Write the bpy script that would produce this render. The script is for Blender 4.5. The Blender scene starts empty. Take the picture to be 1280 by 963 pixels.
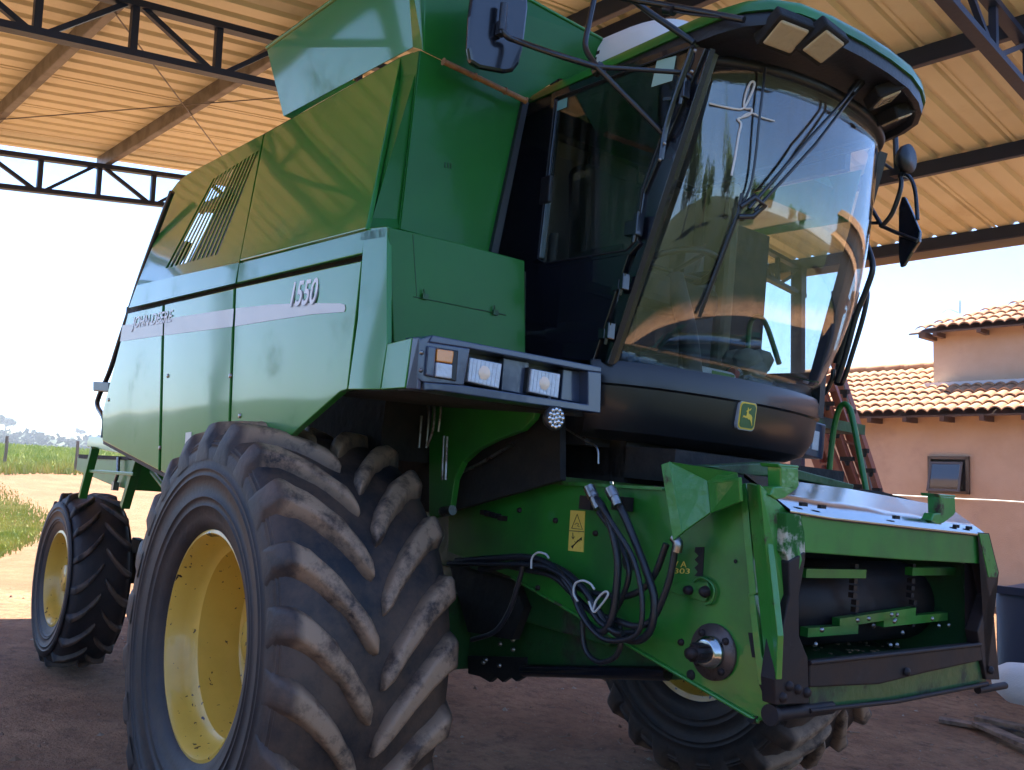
import bpy, bmesh, math, random
from mathutils import Vector, Matrix
random.seed(7)
sc = bpy.context.scene
COL = sc.collection
R = math.radians
V = Vector

# ------------------------------------------------------------------ frames
# machine frame: x forward, y to the machine's left, z up, origin on the ground between the front wheels
MW = Matrix(((0.99977230, -0.00050986, 0.02133295), (0.00000000, 0.99971452, 0.02389318), (-0.02133904, -0.02388774, 0.99948688)))
F = 1152.126; PX, PY = 640.0, 481.5
CW = V((3.64367911, -3.05817089, 1.67644012))
RW = Matrix(((0.62239065, 0.78003017, 0.06467465), (-0.03229857, 0.10815436, -0.99360930), (-0.78204008, 0.61632424, 0.09250812)))
YAW = R(4.3)                                            # the shed and the house stand turned by this much
SH = Matrix(((0.99977323, 0.00050928, -0.02128927), (-0.00101699, 0.99971517, -0.02384425), (0.02127106, 0.02386049, 0.99948898))) @ Matrix.Rotation(YAW, 3, 'Z')
MI = MW.transposed(); SI = SH.transposed()

def ray(px, py):
    return RW.transposed() @ V(((px - PX) / F, (py - PY) / F, 1.0))
def on(px, py, p0, n, fr=None):
    """where a sight line meets a plane given in a frame"""
    B = fr if fr is not None else Matrix.Identity(3)
    d = B @ ray(px, py); c = B @ CW
    p0 = V(p0); n = V(n)
    return c + d * ((p0 - c).dot(n) / d.dot(n))
def my(px, py, y): return on(px, py, (0, y, 0), (0, 1, 0), MI)
def mx(px, py, x): return on(px, py, (x, 0, 0), (1, 0, 0), MI)
def mz(px, py, z): return on(px, py, (0, 0, z), (0, 0, 1), MI)
def sy(px, py, y): return on(px, py, (0, y, 0), (0, 1, 0), SI)
def sx(px, py, x): return on(px, py, (x, 0, 0), (1, 0, 0), SI)
def sz(px, py, z): return on(px, py, (0, 0, z), (0, 0, 1), SI)

# ------------------------------------------------------------------ materials
def nt(m): return m.node_tree.nodes, m.node_tree.links
def mat(name, col, rough=.5, metal=0, coat=0, col2=None, nscale=4., nmix=(.4, .65), bump=0, bscale=30., spec=.5,
        dirt=None, dscale=2., dlev=(.55, .75), coord='Object', rvar=0, emit=None, trans=0, coatr=.04, bdist=.02, civ=1.5):
    m = bpy.data.materials.new(name); m.use_nodes = True
    N, L = nt(m); b = N['Principled BSDF']
    b.inputs['Base Color'].default_value = (*col, 1); b.inputs['Roughness'].default_value = rough
    b.inputs['Metallic'].default_value = metal; b.inputs['Coat Weight'].default_value = coat
    b.inputs['Coat Roughness'].default_value = coatr; b.inputs['Specular IOR Level'].default_value = spec
    b.inputs['Transmission Weight'].default_value = trans
    b.inputs['Coat IOR'].default_value = civ
    tc = N.new('ShaderNodeTexCoord')
    cur = None
    def noise(s, det=6, ro=.6):
        n = N.new('ShaderNodeTexNoise'); n.inputs['Scale'].default_value = s; n.inputs['Detail'].default_value = det
        n.inputs['Roughness'].default_value = ro; L.new(tc.outputs[coord], n.inputs['Vector']); return n
    def ramp(src, a, c):
        r = N.new('ShaderNodeMapRange'); r.inputs['From Min'].default_value = a; r.inputs['From Max'].default_value = c
        r.interpolation_type = 'SMOOTHSTEP'; L.new(src, r.inputs['Value']); return r.outputs[0]
    def mix(fac, a, c):
        x = N.new('ShaderNodeMix'); x.data_type = 'RGBA'
        L.new(fac, x.inputs['Factor'])
        if isinstance(a, tuple): x.inputs['A'].default_value = (*a, 1)
        else: L.new(a, x.inputs['A'])
        if isinstance(c, tuple): x.inputs['B'].default_value = (*c, 1)
        else: L.new(c, x.inputs['B'])
        return x.outputs['Result']
    if col2: cur = mix(ramp(noise(nscale).outputs[0], *nmix), col, col2)
    if dirt:
        f = ramp(noise(dscale, 9, .7).outputs[0], *dlev)
        cur = mix(f, cur if cur else col, dirt)
        r2 = N.new('ShaderNodeMapRange'); L.new(f, r2.inputs['Value']); r2.inputs['To Min'].default_value = rough; r2.inputs['To Max'].default_value = .85
        L.new(r2.outputs[0], b.inputs['Roughness'])
        if coat:
            r3 = N.new('ShaderNodeMapRange'); L.new(f, r3.inputs['Value']); r3.inputs['To Min'].default_value = coat; r3.inputs['To Max'].default_value = 0
            L.new(r3.outputs[0], b.inputs['Coat Weight'])
    if cur: L.new(cur, b.inputs['Base Color'])
    if bump:
        n = noise(bscale, 5 if bscale > 5 else 1.5, .5); bp = N.new('ShaderNodeBump'); bp.inputs['Strength'].default_value = bump
        bp.inputs['Distance'].default_value = bdist
        L.new(n.outputs[0], bp.inputs['Height']); L.new(bp.outputs[0], b.inputs['Normal'])
        if coat: L.new(bp.outputs[0], b.inputs['Coat Normal'])
    if emit:
        b.inputs['Emission Color'].default_value = (*emit[0], 1); b.inputs['Emission Strength'].default_value = emit[1]
    return m

GREEN = (.020, .185, .018)
M = {}
M['green'] = mat('green_paint', GREEN, .3, coat=.85, bump=.4, bscale=.7, bdist=.05, coatr=.055, spec=.25, col2=(.024, .18, .022), nscale=1.5, civ=1.48, dirt=(.045, .12, .03), dscale=2.6, dlev=(.52, .95))
M['green_front'] = mat('green_paint_front_shade', (.012, .13, .014), .35, coat=.18, bump=.2, bscale=1.1, bdist=.03, coatr=.10, col2=(.010, .11, .012), nscale=1.5, spec=.22)  # front faces: green darkened and dulled, as if mirroring no bright sky
M['green_flat'] = mat('green_paint_plain', GREEN, .38, coat=.35, bump=.08, bscale=9, col2=(.016, .12, .018), nscale=3, dirt=(.09, .06, .035), dscale=5, dlev=(.62, .85))
M['green_worn'] = mat('green_paint_worn', (.028, .20, .026), .34, coat=.5, bump=.2, bscale=14, dirt=(.055, .03, .022), dscale=7, dlev=(.56, .68))
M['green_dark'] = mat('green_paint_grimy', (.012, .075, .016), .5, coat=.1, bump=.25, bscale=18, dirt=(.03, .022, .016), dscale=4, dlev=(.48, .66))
M['black_band'] = mat('black_moulding', (.009, .009, .011), .38, coat=.25, coatr=.15)
M['black'] = mat('black_paint', (.006, .007, .012), .24, coat=.6, bump=.05, bscale=2, bdist=.02)
M['black_satin'] = mat('black_plastic', (.012, .012, .014), .42, bump=.1, bscale=60, dirt=(.05, .04, .035), dscale=3, dlev=(.6, .9))
M['blackhole'] = mat('black_parts_and_shade', (.006, .006, .006), .8, col2=(.014, .012, .01), nscale=12, bump=.4, bscale=20)  # black for dark parts, and for the shade in gaps and openings
M['navy'] = mat('dark_metal_tube', (.012, .013, .018), .3, coat=.3)
M['greybar'] = mat('sky_tinted_light_bar', (.035, .05, .09), .28, coat=.6, bump=.1, bscale=6, dirt=(.11, .09, .075), dscale=4, dlev=(.6, .85))  # grey tinted blue to stand in for the reflected sky
M['alu'] = mat('bare_sheet_metal', (.46, .48, .48), .2, metal=1, bump=.35, bscale=4, bdist=.012, dirt=(.33, .27, .2), dscale=3, dlev=(.62, .9))
M['steel'] = mat('worn_steel', (.32, .31, .30), .32, metal=1, dirt=(.09, .05, .035), dscale=18, dlev=(.5, .7))
M['rust'] = mat('rusty_dark_steel', (.016, .013, .015), .55, metal=0, spec=.25, col2=(.028, .016, .014), nscale=7, bump=.05, bscale=22, dirt=(.075, .068, .072), dscale=6, dlev=(.6, .8))
M['worn_white'] = mat('paint_worn_to_bare_metal', (.42, .42, .38), .35, metal=.5, dirt=(.02, .13, .02), dscale=11, dlev=(.42, .56))
M['white'] = mat('white_plastic', (.75, .74, .72), .4, bump=.1, bscale=40)
M['decal_white'] = mat('white_vinyl', (.62, .63, .61), .4, coat=.15, dirt=(.45, .46, .44), dscale=9, dlev=(.55, .95))
M['decal_bright'] = mat('bright_white_vinyl', (.80, .81, .82), .4)
M['decal_grey'] = mat('grey_vinyl', (.30, .33, .38), .35, coat=.8)
M['decal_yellow'] = mat('yellow_vinyl', (.75, .55, .09), .45, dirt=(.4, .28, .06), dscale=20, dlev=(.55, .8))
M['ink'] = mat('black_ink', (.01, .01, .01), .5)
M['logo_green'] = mat('emblem_green', (.012, .09, .02), .3, coat=.6)
M['logo_yellow'] = mat('emblem_yellow', (.75, .5, .04), .35, coat=.4)
M['hose'] = mat('black_rubber_hose', (.012, .013, .018), .38, bump=.12, bscale=90, dirt=(.05, .035, .03), dscale=12, dlev=(.6, .85))
M['seat'] = mat('seat_fabric', (.02, .022, .022), .85, bump=.2, bscale=120)
M['wall_trim'] = mat('cab_wall_lining', (.16, .15, .135), .8)
M['trim'] = mat('cab_trim_plastic', (.05, .052, .055), .6, bump=.1, bscale=50)
M['curtain'] = mat('olive_cloth', (.16, .15, .10), .9, bump=.5, bscale=14)
M['cloth'] = mat('beige_cloth', (.45, .41, .33), .9, bump=.6, bscale=18, col2=(.33, .3, .24))
M['red'] = mat('red_plastic', (.5, .02, .03), .4)
M['bottle'] = mat('dark_bottle_plastic', (.03, .045, .035), .12, coat=.8)
M['lime'] = mat('lime_label', (.16, .36, .03), .4)
M['amber'] = mat('amber_lens', (.75, .25, .03), .15, coat=1)
M['lens'] = mat('clear_lamp_lens', (.48, .52, .58), .12, coat=1, bump=.5, bscale=55, bdist=.006)
M['lens_warm'] = mat('lamp_lens_warm_reflection', (.50, .40, .24), .15, coat=1, bump=.5, bscale=40, bdist=.01)  # a warm reflection is mixed into the lens colour
M['bulb'] = mat('warm_bulb', (.80, .58, .42), .3, coat=1)
M['chrome'] = mat('lamp_reflector', (.8, .78, .74), .12, metal=1)
M['wood'] = mat('bamboo', (.32, .16, .06), .6, col2=(.2, .09, .035), nscale=20)
M['truss'] = mat('navy_painted_steel', (.012, .022, .06), .45, bump=.1, bscale=30)
M['purlin'] = mat('galvanised_purlin', (.22, .20, .19), .5, metal=.4, col2=(.14, .12, .11), nscale=6)
M['stucco'] = mat('peach_render', (.52, .36, .245), .9, col2=(.47, .32, .21), nscale=1.2, bump=.25, bscale=60, dirt=(.38, .25, .18), dscale=.9, dlev=(.48, .8))
M['plaster'] = mat('pale_cement_ledge', (.55, .52, .5), .8, bump=.3, bscale=30)
M['timber'] = mat('brown_timber', (.09, .045, .025), .8)
M['boom'] = mat('red_brown_painted_steel', (.27, .08, .04), .5, coat=.1, dirt=(.3, .16, .1), dscale=6, dlev=(.5, .8))
M['alu_frame'] = mat('bronze_window_frame', (.12, .095, .08), .4, metal=.5)
M['pane'] = mat('dark_window_pane', (.02, .022, .025), .06, coat=1)
M['bark'] = mat('tree_bark', (.10, .07, .045), .9, bump=.5, bscale=12)
M['leaf'] = mat('tree_leaves', (.045, .085, .02), .6, col2=(.07, .12, .03), nscale=1.5)
M['leaf_far'] = mat('distant_leaves', (.04, .07, .03), .8, col2=(.06, .09, .035), nscale=.5)
M['sack'] = mat('white_woven_sack', (.62, .60, .58), .8, bump=.3, bscale=90)
M['plank'] = mat('weathered_plank', (.26, .16, .10), .85, col2=(.12, .07, .045), nscale=9, bump=.4, bscale=40)
M['bluetank'] = mat('dark_blue_metal', (.013, .02, .045), .42, bump=.1, bscale=8, dirt=(.05, .04, .04), dscale=3, dlev=(.55, .8))
M['rope'] = mat('white_rope', (.7, .68, .6), .8)
M['straw'] = mat('dry_straw', (.28, .19, .12), .85)
M['post'] = mat('grey_fence_post', (.14, .12, .10), .9)

def glass_mat(name, tint, dirt=.0, ior=1.5):
    m = bpy.data.materials.new(name); m.use_nodes = True; N, L = nt(m); N.clear()
    out = N.new('ShaderNodeOutputMaterial'); t = N.new('ShaderNodeBsdfTransparent'); t.inputs[0].default_value = (*tint, 1)
    g = N.new('ShaderNodeBsdfGlossy'); g.inputs['Roughness'].default_value = .015; g.inputs[0].default_value = (1, 1, 1, 1)
    fr = N.new('ShaderNodeFresnel'); 
    ge = N.new('ShaderNodeNewGeometry'); mr_ = N.new('ShaderNodeMapRange'); L.new(ge.outputs['Backfacing'], mr_.inputs[0]); mr_.inputs[3].default_value = ior; mr_.inputs[4].default_value = 1 / ior; L.new(mr_.outputs[0], fr.inputs['IOR'])
    mx_ = N.new('ShaderNodeMixShader'); L.new(fr.outputs[0], mx_.inputs[0]); L.new(t.outputs[0], mx_.inputs[1]); L.new(g.outputs[0], mx_.inputs[2])
    last = mx_
    if dirt:
        d = N.new('ShaderNodeBsdfDiffuse'); d.inputs[0].default_value = (.42, .40, .36, 1)
        tc = N.new('ShaderNodeTexCoord'); mp = N.new('ShaderNodeMapping'); mp.inputs['Scale'].default_value = (9, 9, .9)
        n = N.new('ShaderNodeTexNoise'); n.inputs['Scale'].default_value = 3; n.inputs['Detail'].default_value = 8
        L.new(tc.outputs['Object'], mp.inputs[0]); L.new(mp.outputs[0], n.inputs[0])
        r = N.new('ShaderNodeMapRange'); r.inputs['From Min'].default_value = .45; r.inputs['From Max'].default_value = .8; r.inputs['To Max'].default_value = dirt
        L.new(n.outputs[0], r.inputs[0]); m2 = N.new('ShaderNodeMixShader'); L.new(r.outputs[0], m2.inputs[0]); L.new(mx_.outputs[0], m2.inputs[1]); L.new(d.outputs[0], m2.inputs[2]); last = m2
    L.new(last.outputs[0], out.inputs[0]); return m
M['glass'] = glass_mat('windscreen_glass', (.84, .88, .86), .06, 1.78)
M['glass_clear'] = glass_mat('clear_glass', (.92, .95, .94), .03, 1.45)
M['glass_side'] = glass_mat('tinted_side_glass', (.80, .82, .78), .05, 1.6)

def tyre_mat():
    m = mat('tyre_rubber', (.010, .011, .014), .62, bump=.35, bscale=45, bdist=.006)
    N, L = nt(m); b = N['Principled BSDF']; tc = N.new('ShaderNodeTexCoord')
    sp = N.new('ShaderNodeSeparateXYZ'); L.new(tc.outputs['Object'], sp.inputs[0])
    ln = N.new('ShaderNodeVectorMath'); ln.operation = 'LENGTH'; cb = N.new('ShaderNodeCombineXYZ')
    L.new(sp.outputs[0], cb.inputs[0]); L.new(sp.outputs[2], cb.inputs[2]); L.new(cb.outputs[0], ln.inputs[0])
    at = N.new('ShaderNodeAttribute'); at.attribute_name = 'lug'
    n = N.new('ShaderNodeTexNoise'); n.inputs['Scale'].default_value = 9; n.inputs['Detail'].default_value = 8; n.inputs['Roughness'].default_value = .7; L.new(tc.outputs['Object'], n.inputs[0])
    r = N.new('ShaderNodeMapRange'); r.inputs['From Min'].default_value = .36; r.inputs['From Max'].default_value = .52; L.new(n.outputs[0], r.inputs[0])
    mu = N.new('ShaderNodeMath'); mu.operation = 'MULTIPLY'; L.new(at.outputs['Fac'], mu.inputs[0]); L.new(r.outputs[0], mu.inputs[1])
    n2 = N.new('ShaderNodeTexNoise'); n2.inputs['Scale'].default_value = 3.2; n2.inputs['Detail'].default_value = 9; n2.inputs['Roughness'].default_value = .72; L.new(tc.outputs['Object'], n2.inputs[0])
    r2 = N.new('ShaderNodeMapRange'); r2.inputs['From Min'].default_value = .38; r2.inputs['From Max'].default_value = .60; r2.inputs['To Max'].default_value = .9; L.new(n2.outputs[0], r2.inputs[0])
    rt_ = N.new('ShaderNodeMapRange'); L.new(ln.outputs['Value'], rt_.inputs[0]); rt_.inputs[1].default_value = .72; rt_.inputs[2].default_value = .84; rt_.inputs[3].default_value = .25
    m5 = N.new('ShaderNodeMath'); m5.operation = 'MULTIPLY'; L.new(r2.outputs[0], m5.inputs[0]); L.new(rt_.outputs[0], m5.inputs[1])
    x = N.new('ShaderNodeMix'); x.data_type = 'RGBA'; L.new(m5.outputs[0], x.inputs['Factor']); x.inputs['A'].default_value = (.009, .010, .014, 1); x.inputs['B'].default_value = (.105, .060, .038, 1)
    y = N.new('ShaderNodeMix'); y.data_type = 'RGBA'; L.new(mu.outputs[0], y.inputs['Factor']); L.new(x.outputs['Result'], y.inputs['A']); y.inputs['B'].default_value = (.34, .215, .135, 1)
    L.new(y.outputs['Result'], b.inputs['Base Color'])
    return m
M['tyre'] = tyre_mat()
def rim_mat():
    m = mat('yellow_rim_paint', (.68, .43, .07), .33, coat=.35, col2=(.60, .37, .055), nscale=3, bump=.06, bscale=6)
    N, L = nt(m); b = N['Principled BSDF']; src = b.inputs['Base Color'].links[0].from_socket
    tc = N.new('ShaderNodeTexCoord')
    n = N.new('ShaderNodeTexNoise'); n.inputs['Scale'].default_value = 30; n.inputs['Detail'].default_value = 4; L.new(tc.outputs['Object'], n.inputs[0])
    n3 = N.new('ShaderNodeTexNoise'); n3.inputs['Scale'].default_value = 4.5; n3.inputs['Detail'].default_value = 2; L.new(tc.outputs['Object'], n3.inputs[0])
    ad = N.new('ShaderNodeMath'); ad.operation = 'MULTIPLY_ADD'; L.new(n3.outputs[0], ad.inputs[0]); ad.inputs[1].default_value = .35; L.new(n.outputs[0], ad.inputs[2])
    r = N.new('ShaderNodeMapRange'); r.inputs['From Min'].default_value = .835; r.inputs['From Max'].default_value = .85; L.new(ad.outputs[0], r.inputs[0])
    x = N.new('ShaderNodeMix'); x.data_type = 'RGBA'; L.new(r.outputs[0], x.inputs['Factor']); L.new(src, x.inputs['A']); x.inputs['B'].default_value = (.035, .016, .01, 1)
    L.new(x.outputs['Result'], b.inputs['Base Color']); return m
M['rim'] = rim_mat()

def mask_mat(name, base, fn):
    m = mat(name, base, .95); N, L = nt(m); fn(m, N, L, N['Principled BSDF']); return m

# ------------------------------------------------------------------ geometry helpers
class G:
    def __init__(s): s.v = []; s.f = []; s.s = []
    def add(s, vs, fs, sm=False):
        o = len(s.v); s.v += [V(p) for p in vs]; s.f += [tuple(i + o for i in f) for f in fs]; s.s += [sm] * len(fs); return s
    def prism(s, pts, vec):
        pts = [V(p) for p in pts]; vec = V(vec); n = len(pts)
        return s.add(pts + [p + vec for p in pts], [tuple(range(n))[::-1], tuple(range(n, 2 * n))] + [(i, (i + 1) % n, n + (i + 1) % n, n + i) for i in range(n)])
    def slab(s, pts, t):
        """closed outline, pushed t metres away from the camera's side along its own normal"""
        pts = [V(p) for p in pts]; n = V((0, 0, 0))
        for i in range(len(pts)):
            a = pts[i]; b = pts[(i + 1) % len(pts)]; n += a.cross(b)
        n.normalize()
        if n.dot(MI @ CW - pts[0]) > 0: n = -n
        return s.prism(pts, n * t)
    def box(s, c, d, rot=None):
        c = V(c); h = V(d) / 2; B = rot or Matrix.Identity(3)
        vs = [c + B @ V((x * h.x, y * h.y, z * h.z)) for x in (-1, 1) for y in (-1, 1) for z in (-1, 1)]
        return s.add(vs, [(0, 1, 3, 2), (4, 6, 7, 5), (0, 4, 5, 1), (2, 3, 7, 6), (0, 2, 6, 4), (1, 5, 7, 3)])
    def beam(s, a, b, w, h, up=(0, 0, 1)):
        a = V(a); b = V(b); d = (b - a); l = d.length; d.normalize(); u = V(up); sd = d.cross(u)
        if sd.length < 1e-4: sd = d.cross(V((1, 0, 0)))
        sd.normalize(); u = sd.cross(d)
        return s.box((a + b) / 2, (l, w, h), Matrix((d, sd, u)).transposed())
    def tube(s, pts, r, n=10, spline=True, caps=True, closed=False):
        pts = [V(p) for p in pts]
        if spline and len(pts) > 2:
            q = []; P = [pts[0] * 2 - pts[1]] + pts + [pts[-1] * 2 - pts[-2]]
            for i in range(1, len(P) - 2):
                a, b, c, d = P[i - 1:i + 3]
                for k in range(6):
                    t = k / 6; q.append(.5 * ((2 * b) + (c - a) * t + (2 * a - 5 * b + 4 * c - d) * t * t + (3 * b - a - 3 * c + d) * t ** 3))
            q.append(pts[-1]); pts = q
        rr = r if callable(r) else (lambda t: r)
        vs = []; d0 = (pts[1] - pts[0]).normalized(); u = d0.orthogonal().normalized()
        for i, p in enumerate(pts):
            d = (pts[min(i + 1, len(pts) - 1)] - pts[max(i - 1, 0)]).normalized()
            u = (u - d * u.dot(d)).normalized(); w = d.cross(u)
            q = rr(i / (len(pts) - 1))
            vs += [p + (u * math.cos(2 * math.pi * k / n) + w * math.sin(2 * math.pi * k / n)) * q for k in range(n)]
        fs = [(i * n + k, i * n + (k + 1) % n, (i + 1) * n + (k + 1) % n, (i + 1) * n + k) for i in range(len(pts) - 1) for k in range(n)]
        s.add(vs, fs, True)
        if caps:
            m = len(pts) - 1
            s.add(vs[:n], [tuple(range(n))[::-1]]); s.add(vs[m * n:], [tuple(range(n))])
        return s
    def lathe(s, prof, c, axis='Y', n=64, sm=True):
        """prof: (radius, offset along the axis)"""
        vs = []; c = V(c)
        for r, o in prof:
            for k in range(n):
                a = 2 * math.pi * k / n; q = (r * math.cos(a), r * math.sin(a))
                vs.append(c + (V((q[0], o, q[1])) if axis == 'Y' else V((o, q[0], q[1])) if axis == 'X' else V((q[0], q[1], o))))
        fs = [(i * n + k, i * n + (k + 1) % n, (i + 1) * n + (k + 1) % n, (i + 1) * n + k) for i in range(len(prof) - 1) for k in range(n)]
        return s.add(vs, fs, sm)
    def build(s, name, m, parent=None, bevel=0, loc=None, autosmooth=False):
        me = bpy.data.meshes.new(name); vs = s.v
        if loc is not None: loc = V(loc); vs = [p - loc for p in vs]
        me.from_pydata([tuple(p) for p in vs], [], s.f); me.validate(); me.update()
        bm = bmesh.new(); bm.from_mesh(me); bmesh.ops.recalc_face_normals(bm, faces=bm.faces); bm.to_mesh(me); bm.free()
        if len(me.polygons) == len(s.s):
            for p, q in zip(me.polygons, s.s): p.use_smooth = q
        me.materials.append(M[m] if isinstance(m, str) else m)
        o = bpy.data.objects.new(name, me); COL.objects.link(o)
        if loc is not None: o.location = loc
        if parent: o.parent = parent
        if bevel:
            b = o.modifiers.new('bevel', 'BEVEL'); b.width = bevel; b.segments = 2; b.limit_method = 'ANGLE'; b.angle_limit = R(40)
        return o

def tag(o, label=None, cat=None, group=None, kind=None):
    if label: o['label'] = label
    if cat: o['category'] = cat
    if group: o['group'] = group
    if kind: o['kind'] = kind
    return o
def thing(name, label, cat, loc=(0, 0, 0), rot=None, group=None):
    o = bpy.data.objects.new(name, None); COL.objects.link(o); o.location = loc; o.empty_display_size = .2
    if rot is not None: o.rotation_euler = rot.to_euler()
    return tag(o, label, cat, group)
def copy_tree(o, parent=None):
    c = o.copy(); COL.objects.link(c); c.parent = parent
    for ch in list(o.children): copy_tree(ch, c)
    return c
def text_mesh(txt, size, ext, shear=0, off=0, xs=1):
    cu = bpy.data.curves.new('t', 'FONT'); cu.body = txt; cu.size = size; cu.extrude = ext; cu.shear = shear; cu.offset = off; cu.align_x = 'LEFT'
    o = bpy.data.objects.new('t', cu); COL.objects.link(o)
    dg = bpy.context.evaluated_depsgraph_get(); me = bpy.data.meshes.new_from_object(o.evaluated_get(dg))
    bpy.data.objects.remove(o)
    return me
def put_text(name, txt, a, b, up, m, parent, ext=.001, shear=0, off=0, n=None):
    """text from a to b with cap height vector up"""
    a = V(a); b = V(b); up = V(up); me = text_mesh(txt, 1, .001, shear, off)
    xs = [v.co.x for v in me.vertices]; ys = [v.co.y for v in me.vertices]; x0, x1 = min(xs), max(xs); y0, y1 = min(ys), max(ys)
    d = b - a; nn = d.cross(up).normalized()
    for v in me.vertices:
        q = v.co.copy(); v.co = a + d * ((q.x - x0) / (x1 - x0)) + up * ((q.y - y0) / (y1 - y0)) + nn * (ext if q.z > 0 else 0)
    me.materials.clear(); me.materials.append(M[m]); me.name = name
    o = bpy.data.objects.new(name, me); COL.objects.link(o); o.parent = parent; return o

# ================================================================== COMBINE HARVESTER
cmb = thing('combine_harvester', 'big green combine harvester with black cab and yellow wheels parked under the shed roof', 'combine harvester', (0, 0, 0), MW)

YS = -1.6
TP0 = V((0, YS, 2.5)); TN = V((0, -.97, .243))          # upper side panels lean inward
def tp(px, py): return on(px, py, TP0, TN, MI)
def P(pts, y): return [my(a, b, y) for a, b in pts]
LP0 = V((0, YS, 2.38)); LN = V((0, -1, -.072)).normalized()   # lower side panels tuck in toward the bottom
def lp(px, py, off=0.): return on(px, py, LP0 + LN * off, LN, MI)
def LPp(pts, off=0.): return [lp(a, b, off) for a, b in pts]

# lower side panels with the seams between them
lo = [
    [(160, 392), (203, 382), (198, 588), (128, 551), (128, 515)],
    [(206, 381), (292, 361), (283, 596), (260, 606), (224, 602), (201, 589)],
    [(295, 360), (452, 326), (444, 400), (434, 487), (425, 490), (375, 534), (330, 575), (286, 596)]]
for q in lo: G().slab(LPp(q), .03).build('side_panel', 'green', cmb, .004)
# sill rail in the shadow gap above them
G().slab(P([(158, 384), (453, 314), (453, 331), (157, 397)], YS + .04), .05).build('panel_rail', 'blackhole', cmb)
# lower lip of the panels
G().slab([p + V((0, .004, 0)) for p in LPp([(128, 551), (198, 589), (224, 603), (224, 607), (197, 593), (128, 555)])], .05).build('panel_lip', 'rust', cmb)
# small grab marks and dents
G().slab(LPp([(232, 541), (239, 540), (237, 574), (230, 575)], .003), .003).build('side_label', 'decal_white', cmb)

for q in ((288, 470), (200, 560), (300, 520), (441, 470), (136, 500), (210, 470)):
    G().lathe([(.001, -.006), (.010, -.005), (.012, .002)], lp(*q), 'Y', 12).build('panel_bolt', 'steel', cmb)
# upper panels
def upstrip(b0, b1, m0, m1, ups):
    """vertical strip from the groove up to the fold, leaning part above it"""
    g = G()
    A = [my(*b0, YS), my(*b1, YS), my(*m1, YS), my(*m0, YS)]
    top = [tp(*u) for u in ups]
    g.slab(A, .02); g.slab([my(*m0, YS), my(*m1, YS)] + top, .02)
    return g
upstrip((161, 384), (294, 354), (166, 363), (297, 327), []) if False else None
G().slab(P([(161, 385), (294, 354), (299, 327), (171, 357)], YS), .02).build('upper_strip', 'green', cmb)
# rear upper panel with the slatted grille opening
def grille_pt(u, v):                                   # u along the slots' row, v downward
    a = V((213, 0, 0))
    tl = (266, 224); tr = (325, 187); br = (273, 318); bl = (206, 336)
    x = (tl[0] * (1 - u) + tr[0] * u) * (1 - v) + (bl[0] * (1 - u) + br[0] * u) * v
    y = (tl[1] * (1 - u) + tr[1] * u) * (1 - v) + (bl[1] * (1 - u) + br[1] * u) * v
    return (x, y)
g = G()
c = [grille_pt(0, 0), grille_pt(1, 0), grille_pt(1, 1), grille_pt(0, 1)]
ring = [(171, 357), (194, 300), (205, 258), (211, 243), (222, 228), (234, 218), (329, 168), (299, 327)]
g.slab([tp(*q) for q in [(171, 357), (194, 300), (205, 258), (211, 243), (222, 228), c[0], c[3]]], .015)
g.slab([tp(*q) for q in [(222, 228), (234, 218), (329, 168), c[1], c[0]]], .015)
g.slab([tp(*q) for q in [(329, 168), (299, 327), c[2], c[1]]], .015)
g.slab([tp(*q) for q in [(299, 327), (171, 357), c[3], c[2]]], .015)
gp = g.build('engine_panel', 'green', cmb)
g = G(); ns = 12
for k in range(ns + 1):
    a = k / ns - .022; b = k / ns + .012
    if k == 0: a = -.005
    if k == ns: b = 1.005
    g.slab([tp(*grille_pt(a, 0)), tp(*grille_pt(b, 0)), tp(*grille_pt(b, 1)), tp(*grille_pt(a, 1))], .004)
g.build('grille', 'green', gp)
# black slabs standing for the unlit engine bay behind the grille's front half; the rear half looks through to the sky
n_ = TN.normalized()
def tq(px, py, d): return on(px, py, TP0 - n_ * d, TN, MI)
g = G().slab([tq(*grille_pt(a, b), .12) for a, b in [(.56, -.1), (1.1, -.1), (1.1, 1.15), (.44, 1.15)]], .3)
g.slab([tq(*grille_pt(a, b), .08) for a, b in [(0, .30), (.6, .30), (.6, .36), (0, .36)]], .04)
g.slab([tq(*grille_pt(a, b), .08) for a, b in [(-.02, .72), (.16, .72), (.10, 1.05), (-.02, 1.05)]], .04)
g.build('engine_bay', 'black_satin', cmb)
G().slab([tp(*q) for q in [(299.5, 326), (331, 167), (501, 71), (457, 286)]], .02).build('upper_side_panel', 'green', cmb, .004)
G().slab(P([(296, 354), (299, 329), (457, 288), (453, 317)], YS), .02).build('upper_strip', 'green', cmb, .004)
# rounded shoulder over the top of the side panels, roof deck
top = [tp(*q) for q in [(222, 228), (234, 218), (331, 167), (501, 71)]]
g = G()
ru = [p + V((0, .05, .035)) for p in top]; ru2 = [p + V((0, .16, .05)) for p in top]; ru3 = [V((p.x, 1.35, p.z + .05)) for p in top]
n = len(top); g.add(top + ru + ru2 + ru3, [(i + r * n, i + 1 + r * n, i + 1 + (r + 1) * n, i + (r + 1) * n) for i in range(n - 1) for r in range(3)])
deck = g.build('hood_top', 'green', cmb)
# far side: mirrored sheets, open where the engine bay lets the sky through
def mir(pts): return [V((p.x, -p.y, p.z)) for p in pts]
g = G()
for q in lo[:2]: g.prism(mir(P(q, YS)), (0, -.03, 0))
g.build('far_side_panel', 'green', cmb)
xr = tp(331, 167).x
G().prism([V((xr + .1, 1.55, 2.4)), V((.1, 1.55, 2.4)), V((.1, 1.4, 3.2)), V((xr + .1, 1.4, 3.2))], (0, -.03, 0)).build('far_upper_panel', 'green', cmb)
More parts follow.
